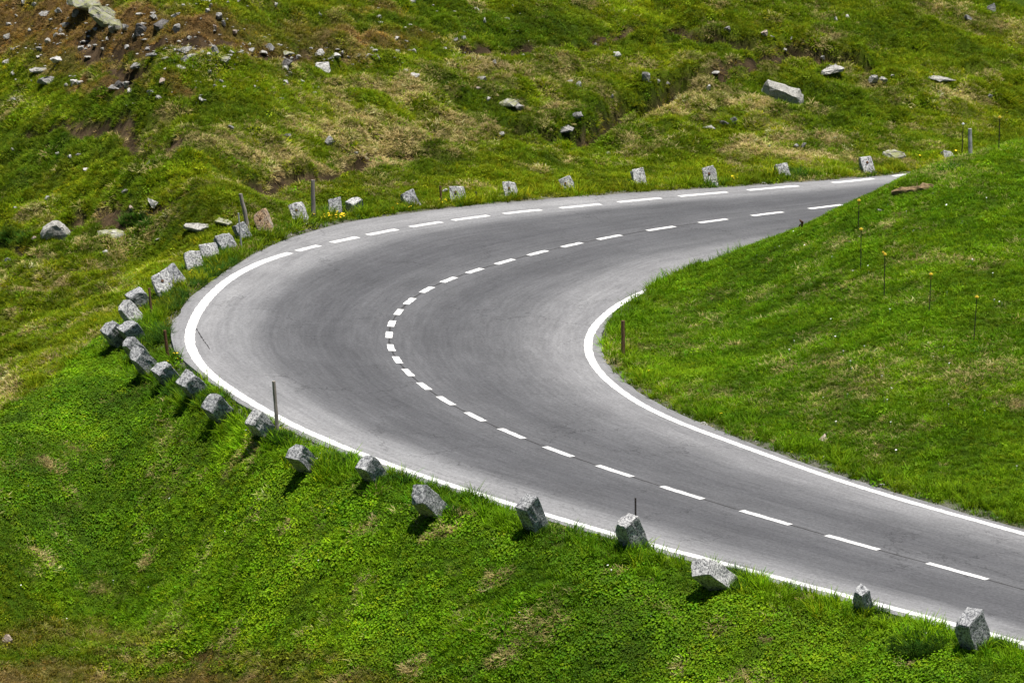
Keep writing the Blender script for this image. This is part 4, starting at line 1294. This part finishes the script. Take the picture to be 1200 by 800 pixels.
def scatter(name, pts, rot, scl, tint, tpls, label):
    n = len(pts)
    me = bpy.data.meshes.new(name)
    me.vertices.add(n)
    me.vertices.foreach_set('co', pts.astype(np.float32).ravel())
    a = me.attributes.new('rot', 'FLOAT_VECTOR', 'POINT'); a.data.foreach_set('vector', rot.astype(np.float32).ravel())
    a = me.attributes.new('scl', 'FLOAT_VECTOR', 'POINT'); a.data.foreach_set('vector', scl.astype(np.float32).ravel())
    a = me.attributes.new('pick', 'INT', 'POINT'); a.data.foreach_set('value', rng.integers(0, len(tpls), n).astype(np.int32))
    a = me.attributes.new('tint', 'FLOAT_COLOR', 'POINT')
    a.data.foreach_set('color', np.concatenate([tint, np.ones((n, 1))], 1).astype(np.float32).ravel())
    o = bpy.data.objects.new(name, me)
    col.objects.link(o)
    ng = bpy.data.node_groups.new(name, 'GeometryNodeTree')
    ng.interface.new_socket('Geometry', in_out='INPUT', socket_type='NodeSocketGeometry')
    ng.interface.new_socket('Geometry', in_out='OUTPUT', socket_type='NodeSocketGeometry')
    gi, go = ng.nodes.new('NodeGroupInput'), ng.nodes.new('NodeGroupOutput')
    iop = ng.nodes.new('GeometryNodeInstanceOnPoints')
    jn = ng.nodes.new('GeometryNodeJoinGeometry')
    for t in tpls[::-1]:
        oi = ng.nodes.new('GeometryNodeObjectInfo')
        oi.inputs['Object'].default_value = t
        oi.inputs['As Instance'].default_value = True
        ng.links.new(oi.outputs['Geometry'], jn.inputs[0])
    def named(nm, ty):
        k = ng.nodes.new('GeometryNodeInputNamedAttribute'); k.data_type = ty
        k.inputs['Name'].default_value = nm
        return k.outputs['Attribute']
    ng.links.new(gi.outputs[0], iop.inputs['Points'])
    ng.links.new(jn.outputs[0], iop.inputs['Instance'])
    iop.inputs['Pick Instance'].default_value = True
    ng.links.new(named('pick', 'INT'), iop.inputs['Instance Index'])
    ng.links.new(named('rot', 'FLOAT_VECTOR'), iop.inputs['Rotation'])
    ng.links.new(named('scl', 'FLOAT_VECTOR'), iop.inputs['Scale'])
    ng.links.new(iop.outputs[0], go.inputs[0])
    md = o.modifiers.new('scatter', 'NODES'); md.node_group = ng
    for t in tpls:
        if not t.data.materials: pass
    tag(o, label, None, None, 'stuff')
    return o

def gridval(A, x, y):
    i = np.clip(np.searchsorted(gx, x) - 1, 0, len(gx) - 2)
    j = np.clip(np.searchsorted(gy, y) - 1, 0, len(gy) - 2)
    i = i + ((x - gx[i]) > (gx[i + 1] - x)); j = j + ((y - gy[j]) > (gy[j + 1] - y))
    return A[j, i]
# candidate points all over the ground in view (with a margin for other viewpoints)
NP = 900000
qx = rng.uniform(-18.4, 20.4, NP); qy = rng.uniform(53.1, 121.5, NP)
qz = ground(qx, qy)
qpx, qpy = project(qx, qy, qz)
keep = (qpx > -150) & (qpx < 1350) & (qpy > -70) & (qpy < 880)
qx, qy, qz, qpx, qpy = (v[keep] for v in (qx, qy, qz, qpx, qpy))
xy = np.stack([qx, qy], 1)
de = gridval(DE, qx, qy); ins = gridval(INS, qx, qy)
closeto = de < 0.5
de[closeto] = np.minimum(seg_dist(xy[closeto], OUT_C), seg_dist(xy[closeto], INN_C))
ins[closeto] = in_poly(xy[closeto], ROAD_POLY)
ok = ~ins & (de > 0.03)
qx, qy, qz, de = qx[ok], qy[ok], qz[ok], de[ok]
zf, zb, zm = gridval(FARZ, qx, qy), gridval(BANK, qx, qy), gridval(IN_MOUND, qx, qy)
st, br, dk, so = gridval(W_ST, qx, qy), gridval(W_BR, qx, qy), gridval(F_DK, qx, qy), gridval(SOIL, qx, qy)
ed = gridval(edge, qx, qy)
g_ = np.clip((fbm(qx, qy, 2.2, 271, 3) - 0.3) * 2.2, 0, 1)
nfine = fbm(qx, qy, 0.5, 401, 3)
u1, u2, u3 = rng.random(len(qx)), rng.random(len(qx)), rng.random(len(qx))
# thin out: bare soil, gravel edge, brown slope
den = np.where(zf, 0.62, np.where(zb, 0.95, 0.85)) * (1 - 0.96 * so) * (1 - 0.75 * ed) * (1 - 0.30 * br)
k = u1 < den
qx, qy, qz, de, zf, zb, zm, st, br, dk, g_, nfine, u2, u3, ed = (v[k] for v in (qx, qy, qz, de, zf, zb, zm, st, br, dk, g_, nfine, u2, u3, ed))
n = len(qx)
isdry = u2 < np.clip(st * 0.80 + br * 0.5, 0, 0.92)
tall = (~isdry) & (de < 0.9) & (u3 < np.where(zb, np.clip(0.42 - 0.36 * de, 0, 1), np.clip(0.24 - 0.26 * de, 0, 1)) * (1.2 * nfine + 0.2) * 1.3)
low = gridval(LOW, qx, qy)
nmid0 = fbm(qx, qy, 1.6, 451, 3)
leafy = (~isdry) & (~tall) & zb & (u3 < np.clip(0.56 + 1.6 * (nmid0 - 0.5), 0.1, 0.9) * (1 - 0.85 * low))
leafy |= (~isdry) & (~tall) & (~zb) & (u3 > 0.94)
base = colour_at(zf, zb, np.zeros(n), br * 0.85, dk, g_, None)
nmid = fbm(qx, qy, 1.2, 431, 3)
var = np.exp(rng.normal(0, 0.25, n))[:, None] * (0.80 + 0.7 * (nfine - 0.38) + 0.6 * (nmid - 0.45))[:, None]
hue = 1 + rng.normal(0, 1, (n, 1)) * np.array([0.14, 0.03, 0.10])
tint = base * var * hue * np.array([1.52, 1.42, 0.95])
tint = lerp(tint, tint * np.array([0.92, 0.74, 0.9]), low)
yel = (rng.random(n) < np.where(zf, 0.22, 0.10))[:, None]
tint = np.where(yel, tint * np.array([1.45, 1.14, 1.2]), tint)
dryc = lerp(np.array([0.40, 0.30, 0.105]) * np.ones((n, 3)), np.array([0.62, 0.50, 0.25]) * np.ones((n, 3)), rng.random(n))
dryc = lerp(dryc, np.array([0.25, 0.140, 0.052]) * np.ones((n, 3)), np.clip(br * 0.85, 0, 1))
dryc = lerp(dryc, base * 1.6, np.clip(0.45 - 0.4 * st + rng.normal(0, .15, n), 0, 0.8))
tint = np.where(isdry[:, None], dryc * var, tint)
tint = np.clip(tint, 0.004, 0.7)
sx = -gridval(NGX, qx, qy); sy = -gridval(NGY, qx, qy)
rot = np.stack([np.arctan(-sy * 0.6) + rng.normal(0, 0.16, n), np.arctan(sx * 0.6) + rng.normal(0, 0.16, n), rng.uniform(0, 6.283, n)], 1)
# lean of the slope must act after the spin: Euler XYZ applies X, Y then Z, so turn the lean into the tuft frame
cz, sz = np.cos(rot[:, 2]), np.sin(rot[:, 2])
rx = cz * rot[:, 0] + sz * rot[:, 1]; ry = -sz * rot[:, 0] + cz * rot[:, 1]
rot[:, 0], rot[:, 1] = rx, ry
s_ = rng.uniform(0.7, 1.3, n) * (0.72 + 0.9 * (nfine - 0.2)) * np.where(zf, 1.30, 1.08) * np.where(br > 0.5, 0.8, 1)
scl = np.stack([s_, s_, s_ * rng.uniform(0.8, 1.25, n)], 1)
pts = np.stack([qx, qy, qz - 0.005], 1)
print('tufts', n, 'dry', isdry.sum(), 'tall', tall.sum(), 'leaf', leafy.sum())
short = ~(isdry | tall | leafy)
for nm, sel, tp, lb in (('grass', short, T_short, 'short green grass covering bank, mound and meadow'),
                        ('tall_grass', tall, T_tall, 'taller grass tufts along the road edges'),
                        ('dry_grass', isdry, T_dry, 'straw-coloured dry grass in patches and on tussocks'),
                        ('leafy_plants', leafy, T_leaf, 'small-leaved bright green ground cover plants')):
    scatter(nm, pts[sel], rot[sel], scl[sel], tint[sel], tp, lb)

# extra dark-green clumps of long grass at traced spots
cl = [(250,312,26,20),(240,330,20,12),(400,250,24,8),(930,205,30,5),(1075,760,30,14),(1032,712,18,10),(855,672,22,10),(690,612,26,10),(655,605,18,8),(730,640,20,6),(570,587,40,6),(330,520,14,8),(310,515,14,8),(215,460,30,10),(240,470,24,8),(400,545,40,8),(880,680,26,10),(960,690,40,8),(1180,755,20,8),(480,560,20,8),(175,395,30,12),(200,350,20,16),(520,575,24,6),(160,262,20,8),(15,282,20,7)]
P_, T_ = [], []
for (cx_, cy_, rx_, ry_) in cl:
    m_ = int(rx_ * ry_ * 0.55)
    for _ in range(m_):
        p = None
        a_, r_ = rng.uniform(0, 6.283), math.sqrt(rng.random())
        P_.append((cx_ + rx_ * r_ * math.cos(a_), cy_ + ry_ * r_ * math.sin(a_)))
P_ = np.array(P_)
ring = []
for rec in STONES:
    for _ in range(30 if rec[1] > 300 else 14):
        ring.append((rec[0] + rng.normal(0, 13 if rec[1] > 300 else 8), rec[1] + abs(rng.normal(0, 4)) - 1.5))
P_ = np.vstack([P_, np.array(ring)])
W_ = np.array([hit(x, y) for x, y in P_])
ok = ~in_poly(W_[:, :2], ROAD_POLY)
W_ = W_[ok]
m_ = len(W_)
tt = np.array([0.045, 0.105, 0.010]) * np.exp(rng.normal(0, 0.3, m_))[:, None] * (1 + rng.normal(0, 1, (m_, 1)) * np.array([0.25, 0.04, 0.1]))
ss_ = rng.uniform(0.6, 1.1, m_)
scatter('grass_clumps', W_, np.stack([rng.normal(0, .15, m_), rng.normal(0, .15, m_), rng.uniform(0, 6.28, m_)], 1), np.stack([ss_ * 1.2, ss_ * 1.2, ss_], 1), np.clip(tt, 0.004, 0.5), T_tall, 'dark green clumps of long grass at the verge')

# grit and scree too small to pick apart
def flakes(name, pix, size, mat, label):
    bm = bmesh.new()
    for (x, y) in pix:
        p = hit(x, y)
        if in_poly(p[None, :2], ROAD_POLY)[0]:
            continue
        s = size * float(np.clip(np.exp(rng.normal(-0.25, 0.45)), 0.35, 1.9))
        res = bmesh.ops.create_icosphere(bm, subdivisions=1, radius=s)
        k = Vector((rng.uniform(.8, 1.5), rng.uniform(.7, 1.2), rng.uniform(.3, .7)))
        for v in res['verts']:
            v.co = Vector((v.co.x * k.x, v.co.y * k.y, v.co.z * k.z)) * (1 + rng.normal(0, .28)) + Vector(p) + Vector((0, 0, s * 0.25))
    o = bm_obj(name, bm, mat)
    tag(o, label, None, None, 'stuff')
    return o
pix = [(rng.uniform(-20, 300), 70 * rng.random() ** 0.8) for _ in range(150)] + [(rng.uniform(180, 480), rng.normal(62, 9)) for _ in range(110)] + [(rng.uniform(0, 420), rng.uniform(70, 125)) for _ in range(70)] + [(rng.uniform(420, 620), rng.uniform(5, 75)) for _ in range(40)]
flakes('scree', pix, 0.042, m_rock['pale'], 'small pale scree scattered over the brown slope')
pix = []
for L in (OUT_C, INN_C):
    for _ in range(420):
        p = L[rng.integers(0, len(L))] + np.array([rng.normal(0, .22), rng.normal(0, .22), 0])
        q = project(p[0], p[1], p[2])
        if -20 < q[0] < 1220 and 0 < q[1] < 820:
            pix.append(q)
flakes('gravel', pix, 0.018, m_rock['pale'], 'fine gravel along the broken asphalt edges')

# small flowers
def flowers(name, pix, size, hgt, mat, label):
    V, Fc = [], []
    for (x, y) in pix:
        p = hit(x, y)
        if in_poly(p[None, :2], ROAD_POLY)[0]:
            continue
        c = p + np.array([0, 0, hgt * rng.uniform(0.7, 1.2)])
        tl = rng.normal(0, 0.3, 2); s = size * rng.uniform(0.7, 1.2)
        b0 = len(V)
        V.append(c + np.array([0, 0, s * 0.3]))
        for j in range(7):
            a_ = j * 6.283 / 7
            V.append(c + np.array([math.cos(a_) * s, math.sin(a_) * s, s * (tl[0] * math.cos(a_) + tl[1] * math.sin(a_))]))
        Fc += [(b0, b0 + 1 + j, b0 + 1 + (j + 1) % 7) for j in range(7)]
        V += [c + np.array([0.003, 0, 0]), c + np.array([-0.003, 0, 0]), p + np.array([0, 0, -0.02])]
        Fc.append((len(V) - 3, len(V) - 2, len(V) - 1))
    o = mesh_obj(name, V, Fc, mat)
    tag(o, label, None, None, 'stuff')
yp = [(rng.normal(392, 9), rng.normal(256, 2.2)) for _ in range(34)] + [(rng.normal(225, 14), rng.normal(318, 5)) for _ in range(9)] + [(rng.normal(205, 9), rng.normal(428, 4)) for _ in range(8)] + [(rng.normal(523, 5), rng.normal(240, 2)) for _ in range(7)] + [(rng.normal(862, 4), rng.normal(212, 1.5)) for _ in range(7)] + [(rng.normal(465, 14), rng.normal(247, 2)) for _ in range(6)] + [(760, 440), (845, 491), (1120, 182), (1078, 187), (1180, 135)]
flowers('dandelions', yp, 0.028, 0.11, m_petal_y, 'yellow dandelion heads along the road verges')
wp = [(rng.uniform(920, 1200), rng.uniform(225, 560)) for _ in range(46)] + [(rng.normal(293, 4), rng.normal(513, 3)) for _ in range(8)] + [(rng.normal(375, 12), rng.normal(541, 4)) for _ in range(10)] + [(1083, 752), (1086, 751), (1088, 753)] + [(rng.uniform(0, 1000), rng.uniform(560, 760)) for _ in range(18)]
flowers('white_flowers', wp, 0.017, 0.10, m_petal_w, 'tiny white flowers dotted through the grass')
